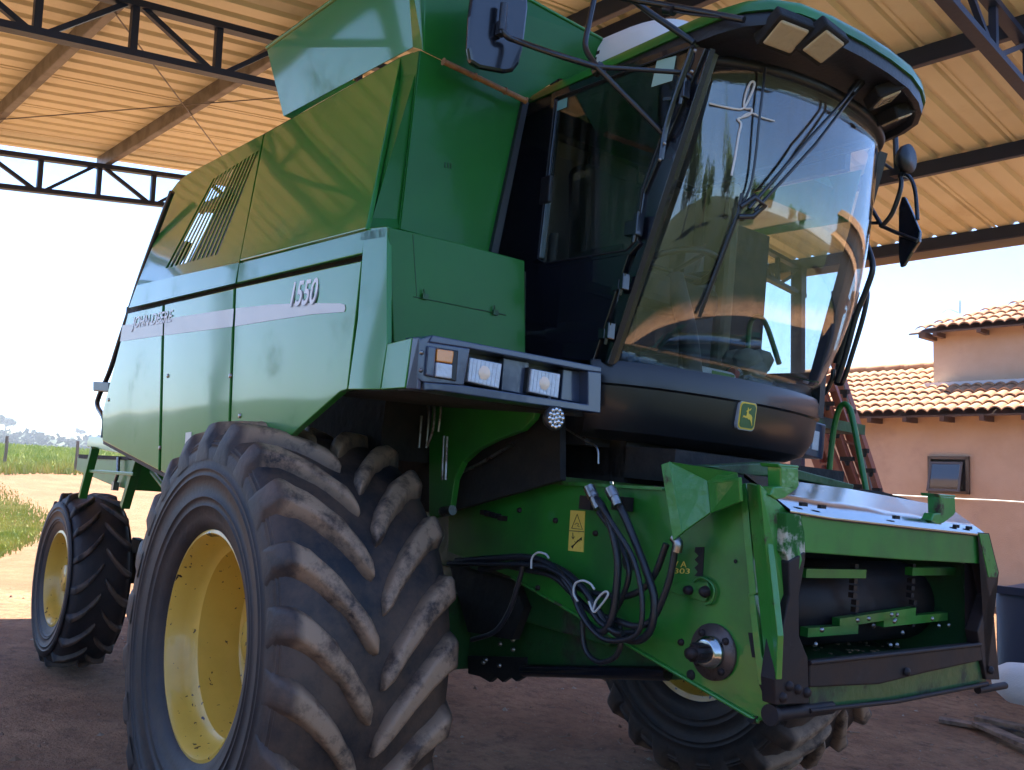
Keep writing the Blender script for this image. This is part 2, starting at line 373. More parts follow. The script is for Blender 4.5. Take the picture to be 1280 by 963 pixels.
# body core behind the panels, keeps light from passing through
G().box((-.08, 0, 2.75), (.92, 2.4, .8)).box((-.75, 0, 2.0), (1.9, 2.2, .66)).box((.1, 0, 2.1), (.9, 2.2, .3)).box((-1.9, 0, 1.9), (.7, 1.4, .5)).build('threshing_body', 'blackhole', cmb)

# front corner of the side
XT = .77
tl_, bl_ = tp(501, 71), my(457, 285, YS)
fl, fb = mx(524, 63, XT), mx(499, 286, XT)
G().slab([tl_, fl, fb, bl_], .02).build('corner_strip', 'green_front', cmb, .003)
G().slab([mx(q[0], q[1], XT) for q in [(525.5, 63), (656, 126), (616, 318), (500.5, 287)]], .02).build('tank_front', 'green_front', cmb, .003)
G().slab([mx(655, 124, .79), mx(661, 128, .79), mx(622, 320, .79), mx(614, 316, .79)], .02).build('rubber_seal', 'black_satin', cmb)
# lower corner column, turning from the side to the front
col = [((457, 284), (434, 487)), ((470, 283.5), (452, 487)), ((484, 283), (475, 487))]
g = G()
cs = [(0.78, -1.6), (.87, -1.605), (.95, -1.6)]
zt, zb = 2.455, 1.90
g.slab([my(455, 286, YS), my(484, 283, YS), my(483.5, 430, YS), my(475, 487, YS), my(435, 487, YS), my(447, 400, YS)], .02)
g.build('corner_column', 'green', cmb, .003)
XP = .95
G().slab([mx(*q, XP) for q in [(486, 284), (570, 303), (656, 326), (657, 457), (492, 428)]], .02).build('platform_front', 'green_front', cmb, .004)
G().prism([V((XP - .02, -1.6, 2.44)), V((.76, -1.6, 2.45)), V((.76, -1.0, 2.48)), V((XP - .02, -1.0, 2.45))], (0, 0, -.03)).build('platform_top', 'green', cmb)
g = G()   # door joints and latches on the platform front
g.tube([mx(516, 293, XP), mx(521, 371, XP)], .0018, 6); g.tube([mx(517, 371, XP), mx(632, 394, XP)], .0026, 6)
for a, b in ((531, 371), (619, 391)):
    g.box(mx(a, b, XP + .006), (.012, .022, .018)); g.tube([mx(a, b, XP + .01), mx(a - 1, b - 9, XP + .01)], .003, 6)
g.build('door_latch', 'green_dark', cmb)
# side skirt that carries the light bar
G().slab([my(484, 430, YS), my(515, 422, YS), my(506, 485, YS), my(476, 487, YS)], .02).build('lamp_bracket', 'green', cmb, .003)

# grain tank extension
ex = [my(355, 145, -1.42), my(514, 60, -1.46), my(529, -60, -1.53), my(320, -2, -1.62)]
rb, rt = my(355, 145, -1.43), my(334, 60, -1.52)
ft = V((.80, -1.53, rt.z)); fbm = V((.72, -1.44, rb.z - .03))
G().slab([rb, rt, V((.70, -1.52, rt.z)), my(516, 59, -1.43)], .006).build('tank_extension', 'green', cmb)
g = G().slab([mx(529, 63, XT + .005), mx(524, -25, XT + .03), mx(662, 0, XT + .03), mx(752, 49, XT + .03), V((XT + .005, -.5, 3.36)), V((XT + .005, -.79, 3.29)), mx(656, 126, XT + .005)], .006)
g.slab([mx(752, 49, XT + .03), mx(752, 49, XT + .03) + V((0, 1.6, -.01)), V((XT + .005, 1.2, 3.36)), V((XT + .005, -.5, 3.36))], .006)
g.build('tank_extension_front', 'green_front', cmb)
G().slab([my(516, 59, -1.43), V((.70, -1.52, rt.z)), mx(530, -25, XT + .03), mx(529, 63, XT + .005)], .006).build('corner_gusset', 'green', cmb)
G().prism([rb, rt, V((rt.x, 1.5, rt.z)), V((rb.x, 1.4, rb.z))], (-.006, 0, 0)).build('tank_extension_rear', 'green', cmb)
G().prism([V((rt.x, 1.5, rt.z)), V((rb.x, 1.4, rb.z)), V((.75, 1.4, rb.z)), V((.75, 1.5, rt.z))], (0, .006, 0)).build('tank_extension_far', 'green', cmb)
g = G().tube([rt, V((.70, -1.52, rt.z))], .010, 8)
g.tube([mx(524, -25, XT + .03), mx(662, 0, XT + .03), mx(752, 49, XT + .03)], .008, 8, False); g.build('extension_rim', 'green', cmb)
a, b = mx(554, 77, XT + .05), mx(657, 126, XT + .05)
g = G().tube([a, b], .011, 10)
for t in (.0, .37, .74, 1.): g.tube([a.lerp(b, max(0, t - .006)), a.lerp(b, min(1, t + .006) if t < 1 else 1.006)], .0145, 10)
o = g.build('bamboo_stick', 'wood'); o.parent = None; o.rotation_euler = MW.to_euler(); tag(o, 'thin brown bamboo stick lying along the lower edge of the green grain tank extension', 'stick')

# faint stencil on the tank front
put_text('stencil_mark', '111', mx(556, 210, XT + .002), mx(564, 211, XT + .002), mx(556, 203, XT + .002) - mx(556, 210, XT + .002), 'ink', cmb)

# white stripe, lettering and number
def stripe(poly, m, y=YS - .002):
    return [lp(*q, .0025) for q in poly]
for q in ([(152, 405), (203, 398), (202, 413), (150, 427)], [(206, 397.5), (291.5, 385.5), (290.5, 408), (205, 414)]):
    pass
g = G()
up_ = [(153, 407), (215, 398), (291, 385.5)]; dn_ = [(291, 408.5), (205, 419.5), (150, 427)]
g.slab(stripe([(153, 407), (203.5, 399.5), (203, 419.5), (150, 427)], 0), .0015)
g.slab(stripe([(205.5, 399), (292, 386), (290.5, 408.5), (205, 419.3)], 0), .0015)
g.slab(stripe([(295, 385.5), (340, 380.8), (380, 379), (425, 379.5), (430.5, 381), (431.5, 386), (430, 390), (390, 393), (340, 400.5), (293.5, 408)], 0), .0015)
g.build('white_stripe', 'decal_white', cmb)
a, b = lp(164, 415, .004), lp(215, 407, .004)
put_text('maker_lettering', 'JOHN DEERE', a + V((.002, 0, -.002)), b + V((.002, 0, -.002)), V((0, 0, .085)), 'decal_grey', cmb, .0006, .25, .02)
put_text('maker_lettering', 'JOHN DEERE', a + V((0, -.003, 0)), b + V((0, -.003, 0)), V((0, 0, .082)), 'decal_bright', cmb, .001, .25, .01)
a, b = lp(363, 384, .004), lp(396, 380, .004)
put_text('model_number', '1550', a + V((.002, 0, -.003)), b + V((.004, 0, -.003)), V((0, 0, .104)), 'decal_grey', cmb, .0006, .2, .03)
put_text('model_number', '1550', a + V((0, -.003, 0)), b + V((0, -.003, 0)), V((0, 0, .100)), 'decal_bright', cmb, .001, .2, .014)

# light bar
XL = 1.2
lb = G().slab([mx(*q, XL) for q in [(541, 419), (752, 459), (752, 466), (735, 464), (588, 436), (536, 428)]], .16)
lb.slab([mx(*q, XL) for q in [(530, 478), (580, 482), (735, 506), (735, 464), (752, 466), (751, 517), (640, 502), (545, 488), (530, 488)]], .16)
lb.slab([mx(*q, XL) for q in [(541, 419), (536, 428), (588, 436), (580, 482), (530, 478), (521, 474), (524, 424)]], .05)
lb.slab([mx(*q, XL - .10) for q in [(580, 430), (745, 460), (745, 512), (575, 487)]], .03)
lbo = lb.build('light_bar', 'greybar', cmb, .004)
G().slab([my(515, 422, YS + .002), mx(524, 422, XL), mx(521, 487, XL), my(507, 486, YS + .002)], .02).build('light_bar_end', 'greybar', cmb, .004)
def lamp(q, x, dpt, lensm, par, hole=True, m2='black_satin'):
    pts = [mx(*p, x) for p in q]; c_ = sum(pts, V()) / len(pts)
    h = G().slab([c_ + (p - c_) * 1.10 + V((-.004, 0, 0)) for p in pts], dpt).build('lamp_housing', m2, par, .004)
    G().slab([p + V((.004, 0, 0)) for p in pts], .02).build('lens', lensm, h, .004)
    return h
for q in ([(587, 447), (627, 455), (623, 486), (584, 477)], [(664, 461), (700, 468), (697, 498), (661, 490)]):
    hl = lamp(q, XL - .02, .05, 'lens', lbo); hl.name = 'headlight'; cc = sum([mx(*p, XL - .0155) for p in q], V()) / 4
    G().lathe([(.001, .0012), (.02, .001), (.024, 0)], cc, 'X', 16).build('bulb_glow', M['bulb'], hl)
    g = G()
    for k in range(1, 8): g.tube([mx(q[0][0] + (q[1][0] - q[0][0]) * k / 8, q[0][1] + (q[1][1] - q[0][1]) * k / 8 + 1.5, XL - .0155), mx(q[3][0] + (q[2][0] - q[3][0]) * k / 8, q[3][1] + (q[2][1] - q[3][1]) * k / 8 - 1.5, XL - .0155)], .0011, 4)
    g.build('lens_ribs', 'lens', hl)
for q in ([(630, 447), (662, 453), (658, 494), (627, 488)], [(704, 461), (733, 466), (731, 505), (701, 500)]):
    G().slab([mx(*p, XL - .045) for p in q], .03).build('blanking_plate', 'greybar', lbo, .004)
ho = G().slab([mx(*p, XL + .003) for p in [(541, 433), (574, 438), (571, 478), (537, 472)]], .02).build('indicator_bezel', 'black_satin', lbo, .006)
G().slab([mx(*p, XL + .012) for p in [(536, 432), (546, 434), (543, 472), (533, 470)]], .03).build('indicator_side', 'greybar', lbo, .006)
G().slab([mx(*p, XL + .014) for p in [(547, 436), (568, 439), (566, 455), (546, 452)]], .02).build('amber_lens', 'amber', lbo, .004)
G().slab([mx(*p, XL + .014) for p in [(546, 453), (566, 456), (565, 474), (545, 471)]], .02).build('clear_lens', 'lens', lbo, .004)
for q in ((527, 441), (526, 463)): G().lathe([(0.001, .008), (.006, .006), (.008, 0)], mx(*q, XL + .0), 'X', 10).build('bolt', 'steel', lbo)
# round work lamp below the bar
cc = mx(694, 523, XL + .02)
wl = G().lathe([(.001, -.035), (.032, -.03), (.042, -.01), (.042, .003), (.038, .005), (.001, .003)], cc, 'X', 28).build('work_lamp', 'black_satin', cmb)
g = G(); rr = .0088
for i, (rad, k) in enumerate(((0, 1), (.0155, 6), (.0305, 12))):
    for j in range(k):
        a = 2 * math.pi * j / k + .3 * i; q = cc + V((.006, rad * math.cos(a), rad * math.sin(a)))
        g.lathe([(.0005, .006), (rr * .7, .004), (rr * .85, 0)], q, 'X', 10)
g.build('led_cluster', 'chrome', wl)
g = G().tube([cc + V((-.03, 0, .03)), cc + V((-.05, 0, .09))], .008, 8); g.build('lamp_stalk', 'black_satin', wl)
# underside of the light bar, dark recess and the green inner plate with its pipes
g = G().slab([V((1.06, -1.50, 1.905)), V((1.06, -.75, 1.90)), V((.3, -.75, 1.92)), V((.3, -1.50, 1.90))], .03)
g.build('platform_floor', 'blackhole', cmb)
G().slab([my(*q, -.78) for q in [(470, 470), (700, 500), (700, 600), (560, 640), (470, 640)]], .03).build('gap_shade_sheet', 'blackhole', cmb)  # black sheet paints the shade in the gap above the feeder
G().slab([my(*q, -.86) for q in [(536, 490), (672, 508), (666, 524), (652, 538), (622, 549), (596, 562), (578, 578), (568, 600), (562, 640), (536, 650)]], .03).build('inner_plate', 'green_flat', cmb, .004)
g = G()
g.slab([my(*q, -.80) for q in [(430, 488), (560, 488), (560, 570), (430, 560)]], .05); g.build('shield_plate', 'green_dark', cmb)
g = G()
for q in ([(534, 495), (536, 520), (533, 560)], [(541, 500), (543, 515), (541, 538), (534, 558)], [(549, 497), (551, 512), (548, 540)], [(555, 545), (553, 600)], [(559, 546), (557, 600)], [(527, 520), (524, 560)]):
    g.tube([my(a, b, -.95) for a, b in q], .006, 8)
g.build('metal_pipe', 'steel', cmb)
g = G().tube([my(553, 640, -.95), my(566, 638, -.95)], .02, 12); g.build('bolt_end', 'steel', cmb)

# ------------------------------------------------------------------ cab
cab = bpy.data.objects.new('cab', None); COL.objects.link(cab); cab.parent = cmb
def wsx(u, z):
    v = (z - 2.1) / 1.1; hw = .675 + (.575 - .675) * v; yc = -.072 + (-.115 + .072) * v
    t_ = min(1, max(0, v)); gk = (1 - (1 - t_) ** 3.5 - t_) * (1 - abs(u) ** 4) if 0 < v < 1 else 0
    return V((1.315 + .305 * (z - 2.1) + .335 * gk - .15 * u * u - .06 * abs(u) ** 8, yc + hw * u, z))
def on_ws(px, py, off=.0, umax=.93):
    best = None; d = MI @ ray(px, py); c0 = MI @ CW
    for i in range(241):                              # first crossing of the sight line with the pane
        t = 1.2 + i * .012; p = c0 + d * t; z = p.z; v = (z - 2.1) / 1.1; hw = .675 - .1 * v; yc = -.072 - .043 * v
        u = (p.y - yc) / hw
        if abs(u) > 1: continue
        if p.x <= wsx(u, z).x: return c0 + d * (t - .006) + V((off, -off * .3, 0))
    return c0 + d * 3.2
NU, NV = 40, 14
g = G(); vs = []
def ztop(u): return 3.20 + .0 * u
for j in range(NV + 1):
    for i in range(NU + 1):
        u = -1 + 2 * i / NU; zb_ = 2.105 + .0 * u; z = zb_ + (ztop(u) - zb_) * j / NV; vs.append(wsx(u, z))
g.add(vs, [(j * (NU + 1) + i, j * (NU + 1) + i + 1, (j + 1) * (NU + 1) + i + 1, (j + 1) * (NU + 1) + i) for j in range(NV) for i in range(NU)], True)
wo = g.build('windscreen', 'glass', cab)
sm = wo.modifiers.new('solid', 'SOLIDIFY'); sm.thickness = .004
# black edging of the pane
g = G()
g.tube([wsx(-1, 2.1 + 1.1 * k / 8) for k in range(9)], .008, 8); g.tube([wsx(1, 2.1 + 1.1 * k / 8) for k in range(9)], .012, 8)
g.tube([wsx(-1 + 2 * k / 30, 2.105) for k in range(31)], .012, 8); g.tube([wsx(-1 + 2 * k / 30, 3.2) for k in range(31)], .02, 8)
g.build('windscreen_seal', 'black_satin', wo)
# nose band under the pane
g = G(); vs = []; prof = [(2.12, .0), (2.115, .035), (2.09, .045), (2.03, .045), (2.022, .033), (1.93, .022), (1.86, -.02), (1.83, -.10), (1.83, -.4)]
for z, o_ in prof:
    for i in range(NU + 1):
        u = -1.06 + 2.12 * i / NU; p = wsx(min(1, max(-1, u)), 2.1); du = (u - max(-1, min(1, u)))
        nrm = V((1, .55 * u ** 5, 0)).normalized()
        q = V((p.x, p.y, z)) + nrm * o_ + V((-abs(du) * .6, du * .1, 0)); vs.append(q)
g.add(vs, [(j * (NU + 1) + i, j * (NU + 1) + i + 1, (j + 1) * (NU + 1) + i + 1, (j + 1) * (NU + 1) + i) for j in range(len(prof) - 1) for i in range(NU)], True)
bo = g.build('nose_band', 'black_band', cab)
e = bo.modifiers.new('e', 'EDGE_SPLIT'); e.split_angle = R(35)
# emblem
c0 = V((1.305, -.105, 1.975))
def em(poly, off, t, m, name, par):
    nrm = V((1, -.06, -.08)).normalized(); ey = V((.06, 1, 0)).normalized(); ez = nrm.cross(ey)
    pts = [LG0 + ey * (a * LS) + ez * (b * LS) + nrm * off for a, b in poly]
    return G().prism(pts, nrm * -t).build(name, m, par)
LG0 = wsx(0, 2.1); LG0 = V((LG0.x + .037, -.155, 1.975)); LS = .01
def rrect(w, h, r, n=5):
    o_ = []
    for cx_, cy_, a0 in ((w - r, h - r, 0), (-w + r, h - r, 90), (-w + r, -h + r, 180), (w - r, -h + r, 270)):
        for k in range(n + 1):
            a = R(a0 + 90 * k / n); o_.append((cx_ + r * math.cos(a), cy_ + r * math.sin(a)))
    return o_
eo = em(rrect(5.1, 5.7, 2.), .0, .03, 'decal_grey', 'emblem', cab)
em(rrect(4.7, 5.3, 1.8), .003, .01, 'logo_yellow', 'emblem_border', eo)
em(rrect(4.1, 4.7, 1.5), .005, .01, 'logo_green', 'emblem_field', eo)
deer = [(-2.6, -.6), (-1.2, -.9), (-.4, -.8), (.3, -1.3), (1.0, -1.2), (1.9, -1.9), (2.7, -3.6), (2.9, -3.4), (2.5, -1.6), (2.4, -.3), (1.6, .6), (.4, .9), (-.1, 1.4), (.1, 2.1), (.9, 2.4), (1.3, 3.2), (1.0, 3.2), (.6, 2.7), (-.1, 2.6), (-.3, 3.3), (-.7, 3.3), (-.6, 2.5), (-.9, 2.2), (-1.4, 1.7), (-1.2, 1.5), (-.8, 1.6), (-1.0, .6), (-1.1, -.1), (-2.0, .0), (-2.7, .0), (-3.0, -.9)]
em(deer, .0065, .006, 'logo_yellow', 'emblem_deer', eo)

# cab left wall
YC = -.76
G().slab(P([(656, 124), (700, 107), (694, 123), (670, 326), (682, 331), (745, 322), (784, 314), (757, 454), (656, 442), (657, 340), (617, 326)], YC), .04).build('side_wall', 'black', cab, .003)
# the black door: frame members and lower panel, slightly proud
dr = G()
dr.slab(P([(690, 114), (870, 48), (866, 58), (696, 122)], YC - .012), .03)
dr.slab(P([(690, 114), (697, 122), (674, 322), (666, 329)], YC - .012), .03)
dr.slab(P([(666, 331), (680, 328), (782, 311), (797, 300), (800, 304), (787, 318), (682, 336), (667, 333)], YC - .012), .03)
dr.slab(P([(868, 58), (882, 60), (805, 242), (796, 304), (790, 301), (799, 238)], YC - .012), .03)
do = dr.build('door', 'black', cab, .003)
G().slab(P([(672, 334), (786, 317), (741, 452), (685, 446)], YC - .010), .02).build('door_lower_panel', 'black', do, .003)
G().slab(P([(693, 122), (869, 56), (800, 240), (792, 304), (783, 314), (681, 330), (670, 325)], YC - .004), .004).build('door_glass', 'glass_side', do)
# A pillar between the door and the windscreen
pa = [my(888, 62, YC), my(760, 455, YC), my(741, 453, YC), my(799, 306, YC), my(806, 240, YC), my(870, 60, YC)]
G().slab(pa, .05).build('front_pillar', 'black', cab, .004)
g = G().slab([my(888, 60, YC), my(760, 455, YC), wsx(-1, 2.1), wsx(-1, 3.22)], .02); g.build('pillar_cover', 'black_satin', cab)
# gasket lines, handle, hinges, stickers
g = G().tube(P([(694, 123), (868, 57), (866, 75), (838, 140), (803, 238), (795, 300), (783, 313), (681, 329), (672, 323), (683, 220), (694, 123)], YC - .014), .003, 6, False)
g.build('window_gasket', 'black_satin', do)
def hinge(px, py, s=1.):
    c_ = my(px, py, YC - .03); g = G().box(c_, (.045 * s, .03, .05 * s)).box(c_ + V((.03, .0, .01)), (.02, .035, .075 * s)).tube([c_ + V((.02, -.01, -.05 * s)), c_ + V((.035, -.01, .05 * s))], .008, 8)
    g.build('hinge', 'black', cab, .004)
hinge(790, 286, 1.1); hinge(773, 357, .8); hinge(755, 418, .8); hinge(848, 118, .9)
g = G().tube(P([(865, 62), (835, 150), (826, 200)], YC - .05), .012, 8); g.build('door_grab_rail', 'black', cab)
for q in ((869, 64), (865, 90), (831, 180), (825, 200)): G().lathe([(.001, -.008), (.006, -.006), (.007, 0)], my(*q, YC - .062), 'Y', 10).build('screw', 'steel', cab)
g = G().slab(P([(676, 222), (688, 218), (685, 252), (673, 256)], YC - .02), .02); g.build('door_lock', 'black_satin', do, .006)
G().slab(P([(821, 76), (845, 70), (840, 101), (814, 109)], YC - .0085), .002).build('window_sticker', mat('pale_sticker', (.36, .55, .47), .4), do)
st = G().slab(P([(697, 127), (709, 122), (708, 134), (696, 139)], YC - .0085), .002).build('window_sticker', mat('teal_sticker', (.16, .42, .42), .4), do)
G().slab(P([(829, 122), (840, 121), (840, 125), (829, 126)], YC - .02), .008).build('door_striker', 'alu', do)
# other walls of the cab
g = G().slab(P([(614, 326), (657, 338), (656, 124), (690, 112)], YC + .01), .04)
g.build('rear_side_wall', 'black_satin', cab); G().box((.42, -.13, 2.7), (.04, 1.24, 1.2)).build('rear_wall', 'wall_trim', cab)
YRt = .50
g = G(); g.box((.50, YRt, 2.7), (.16, .04, 1.2)); g.box((.85, YRt, 2.14), (.8, .04, .2)); g.box((.85, YRt, 3.22), (.9, .04, .12))
g.beam((1.17, .53, 2.1), (1.47, .47, 3.2), .05, .05); g.build('right_wall', 'black_satin', cab)
G().box((.74, -.13, 2.05), (.62, 1.16, .08)).build('cab_floor', 'trim', cab)
G().prism([V((.50, YRt + .01, 2.2)), V((1.2, YRt + .01, 2.2)), V((1.42, YRt - .03, 3.16)), V((.50, YRt + .01, 3.16))], (0, .004, 0)).build('right_window', 'glass_clear', cab)
# belly of the cab and turntable behind the band
G().box((.72, -.13, 1.90), (.58, 1.1, .2)).box((.85, -.1, 1.75), (.5, .9, .16)).build('cab_base', 'blackhole', cab)

# seat, steering column, console
ST = (.72, -.2)
se = G().box((ST[0] - .17, ST[1], 2.78), (.13, .46, .62), Matrix.Rotation(R(-8), 3, 'Y')).box((ST[0] - .2, ST[1], 3.10), (.10, .28, .16)).box((ST[0] + .07, ST[1], 2.48), (.46, .48, .13)).box((ST[0] + .03, ST[1], 2.28), (.3, .3, .3))
se.build('driver_seat', 'seat', cab, .035)
g = G().box((ST[0] + .05, ST[1] - .27, 2.62), (.34, .07, .05)).box((ST[0] + .05, ST[1] + .27, 2.62), (.34, .07, .05)); g.build('armrest', 'seat', cab, .015)
g = G().tube([V((1.15, -.25, 2.1)), V((1.10, -.25, 2.3)), V((1.0, -.25, 2.55))], .04, 10); g.build('steering_column', 'trim', cab)
g = G(); c_ = V((.99, -.25, 2.57)); ax_ = V((-.35, 0, 1)).normalized(); e1 = V((0, 1, 0)); e2 = ax_.cross(e1)
g.tube([c_ + (e1 * math.cos(2 * math.pi * k / 24) + e2 * math.sin(2 * math.pi * k / 24)) * .19 for k in range(25)], .014, 8, False)
g.tube([c_ - e1 * .19, c_ + e1 * .19], .01, 8); g.tube([c_ - e2 * .19, c_], .01, 8); g.build('steering_wheel', 'black_satin', cab)
g = G().box((.60, .22, 2.40), (.30, .2, .5)).box((.66, .2, 2.72), (.10, .14, .14)); g.tube([V((.70, .2, 2.6)), V((.76, .2, 2.82))], .012, 8); g.build('console', 'trim', cab, .02)
g = G().box((.66, .43, 2.72), (.17, .10, .95)); g.build('rolled_curtain', 'curtain', cab, .03)
g = G().tube([V((.5, -.68, 2.85)), V((.52, -.68, 2.7)), V((.6, -.69, 2.55))], .012, 8); g.tube([V((.68, -.66, 2.2)), V((.68, -.66, 2.68))], .02, 8); g.build('grab_lever', 'trim', cab)
# sun blind hanging behind the right of the windscreen
# wipers
def wsp(pts, off): return [on_ws(a, b, off) for a, b in pts]
g = G().tube(wsp([(1076, 88), (1040, 135), (1000, 178), (925, 265)], .05), .006, 8, False); g.tube(wsp([(1081, 95), (1050, 130), (1008, 185), (932, 268)], .05), .006, 8, False)
g.tube(wsp([(1078, 84), (1066, 104), (1050, 122)], .055), .016, 8, False)
wp = g.build('wiper_arm', 'navy', cab)
g = G().tube(wsp([(915, 263), (932, 250), (945, 262), (930, 275), (912, 275)], .05), .010, 8, False); g.tube(wsp([(868, 398), (905, 300), (917, 268), (921, 245)], .03), .0075, 8, False)
g.tube(wsp([(870, 392), (907, 292), (920, 262), (935, 225), (945, 140), (951, 88)], .025), .005, 8); g.build('wiper_blade', 'navy', wp)
# chalk squiggle on the glass
g = G().tube(wsp([(885, 130), (902, 134), (918, 137), (928, 136), (936, 122), (942, 106), (937, 104), (931, 118), (929, 135), (938, 137), (936, 144), (925, 148), (921, 150), (925, 156), (922, 170), (918, 195), (913, 220)], .006), .0042, 6)
g.tube(wsp([(922, 150), (936, 142), (952, 148), (967, 152)], .006), .0032, 6); g.build('chalk_mark', 'white', wo)

# cab roof
out = [(a - .02 * (a > 1), b * (.93 if b > 0 else 1)) for a, b in [(.42, -.775), (1.48, -.78), (1.60, -.775), (1.70, -.755), (1.77, -.71), (1.825, -.62), (1.855, -.48), (1.872, -.30), (1.875, -.13), (1.865, .04), (1.835, .18), (1.79, .30), (1.73, .39), (1.64, .45), (1.5, .50), (.42, .52)]]
cx_, cy_ = 1.15, -.13
def loop(z, k=1., dx=0): return [V((cx_ + (a - cx_) * k + dx, cy_ + (b - cy_) * k, z - .052 + .040 * (a - .5) / 1.3)) for a, b in out]
def loft(g, loops, cap=True):
    n = len(loops[0]); vs = [p for l in loops for p in l]
    g.add(vs, [(j * n + i, j * n + (i + 1) % n, (j + 1) * n + (i + 1) % n, (j + 1) * n + i) for j in range(len(loops) - 1) for i in range(n)], True)
    if cap: g.add(loops[-1], [tuple(range(n))])
def zr(l, dz):   # the roof tip droops toward the front
    return l
rf = G(); loft(rf, [loop(3.295, .985), loop(3.295, 1.), loop(3.315, 1.0), loop(3.335, .99), loop(3.35, .95), loop(3.36, .8)])
ro = rf.build('cab_roof', 'green_flat', cab); ro.modifiers.new('e', 'EDGE_SPLIT').split_angle = R(50)
g = G(); loft(g, [loop(3.294, .985), loop(3.28, .99), loop(3.248, .985), loop(3.245, .955), loop(3.268, .93), loop(3.26, .86, -.02)])
vis = g.build('visor', 'black_satin', ro); vis.modifiers.new('e', 'EDGE_SPLIT').split_angle = R(50)
# lamps set in the visor's underside
def visl(px, py, w, h, ang, par):
    c_ = mz(px, py, 3.232)
    B = Matrix.Rotation(ang, 3, 'Z') @ Matrix.Rotation(R(-28), 3, 'Y')
    hh = G().box(c_, (h + .03, w + .03, .05), B).build('roof_lamp', 'blackhole', par, .008)
    G().box(c_ + B @ V((0, 0, -.022)), (h, w, .02), B).build('lens', 'lens_warm', hh, .008)
visl(980, 40, .125, .10, R(-12), vis); visl(1026, 52, .125, .10, R(4), vis); visl(1105, 117, .10, .08, R(50), vis); visl(1118, 142, .10, .08, R(70), vis)
# air conditioner hump on the roof
ac = G(); L_ = []
for z, k in ((3.30, 1.0), (3.40, 1.0), (3.48, .97), (3.53, .88), (3.56, .7), (3.57, .4)):
    L_.append([V((.82 + (.40 if k < 1 else .40) * k * math.copysign(abs(math.cos(t)) ** .6, math.cos(t)), -.36 + .26 * k * math.copysign(abs(math.sin(t)) ** .6, math.sin(t)), z)) for t in [2 * math.pi * i / 32 for i in range(32)]])
loft(ac, L_); aco = ac.build('roof_air_unit', 'white', cab)
G().prism([V((.40, -.645, 3.315)), V((1.24, -.645, 3.315)), V((1.24, -.08, 3.315)), V((.40, -.08, 3.315))], (0, 0, .018)).build('air_unit_base', 'black_satin', aco)
g = G()
for i in range(9):
    for j in range(3):
        g.box((.52 + i * .032 + j * .012, -.618 + j * .004, 3.40 + j * .028), (.022, .012, .015))
g.build('air_slots', 'blackhole', aco)

# mirrors and their arms
mir_ = G(); c1 = [(592, -12), (660, -12), (661, 10), (655, 60), (650, 80), (643, 89), (632, 91), (600, 85), (589, 78), (586, 60), (588, 20)]
XM = .98
pts = [mx(a, b, XM) for a, b in c1]
mo = mir_.slab(pts, .03).build('left_mirror', 'black', cmb, .012)
J = my(746, 84, -1.02)
g = G().tube([mx(628, 36, XM + .03), mx(634, 46, XM + .04), mx(648, 52, XM + .05), my(700, 70, -1.12), J], .011, 8)
g.tube([mx(630, 5, XM + .03), mx(627, 38, XM + .03)], .014, 8, False); g.box(mx(627, 36, XM + .02), (.03, .03, .05)); mo2 = g.build('mirror_arm', 'navy', cmb)
g = G().tube([J, my(732, 60, -1.0), my(736, 30, -.98), my(744, -8, -.96), my(750, -40, -.95)], .011, 8)
g.tube([J, my(855, 91, YC - .03), my(866, 98, YC)], .009, 8, False); g.tube([J, my(833, 172, YC - .02)], .010, 8, False)
g.tube([my(752, 84, -1.0), my(744, 90, -1.0)], .022, 10); g.build('mirror_bracket', 'navy', cmb)
g = G().tube([my(780, -8, -.9), my(815, 18, -.84), my(868, 54, YC - .01)], .012, 8, False); g.tube([my(760, -6, -.95), my(850, 10, -.85), my(930, 25, -.79)], .012, 8, False)
g.tube([my(832, 12, -.86), my(842, 14, -.86)], .018, 10, False); g.tube([my(842, 14, -.86), my(862, 18, -.85), my(900, 22, -.82)], .004, 6); g.build('upper_bracket', 'navy', cmb)
# right-hand mirror, lamp and arms
YM = .72
g = G().tube(P([(1119, 166), (1120, 190), (1121, 216)], YM), .013, 8); g.tube(P([(1108, 167), (1116, 174)], YM), .005, 6)
g.tube(P([(1086, 191), (1120, 216)], YM), .007, 8, False); g.tube(P([(1125, 218), (1126, 235), (1116, 265), (1106, 279), (1101, 284)], YM), .011, 8)
g.tube(P([(1128, 217), (1138, 223), (1144, 240), (1147, 275)], YM), .009, 8); g.tube(P([(1074, 232), (1090, 262), (1103, 284)], YM), .010, 8, False)
g.tube(P([(1064, 279), (1100, 279)], YM), .008, 8, False); g.tube(P([(1100, 282), (1120, 291), (1147, 301)], YM), .009, 8, False); g.box(my(1122, 217, YM), (.05, .05, .03))
g.build('right_mirror_bracket', 'navy', cmb)
g = G(); c_ = my(1133, 199, YM); g.lathe([(.001, -.02), (.03, -.02), (.062, .01), (.065, .035), (.001, .035)], c_ + V((-.02, 0, 0)), 'X', 24); g.build('round_lamp', 'black_satin', cmb)
g = G().slab(P([(1127, 246), (1131, 246), (1140, 265), (1150, 290), (1149, 302), (1140, 315), (1130, 332), (1125, 334), (1123, 320), (1123, 260)], YM + .02), .02)
mr = g.build('right_mirror', 'black', cmb, .004)

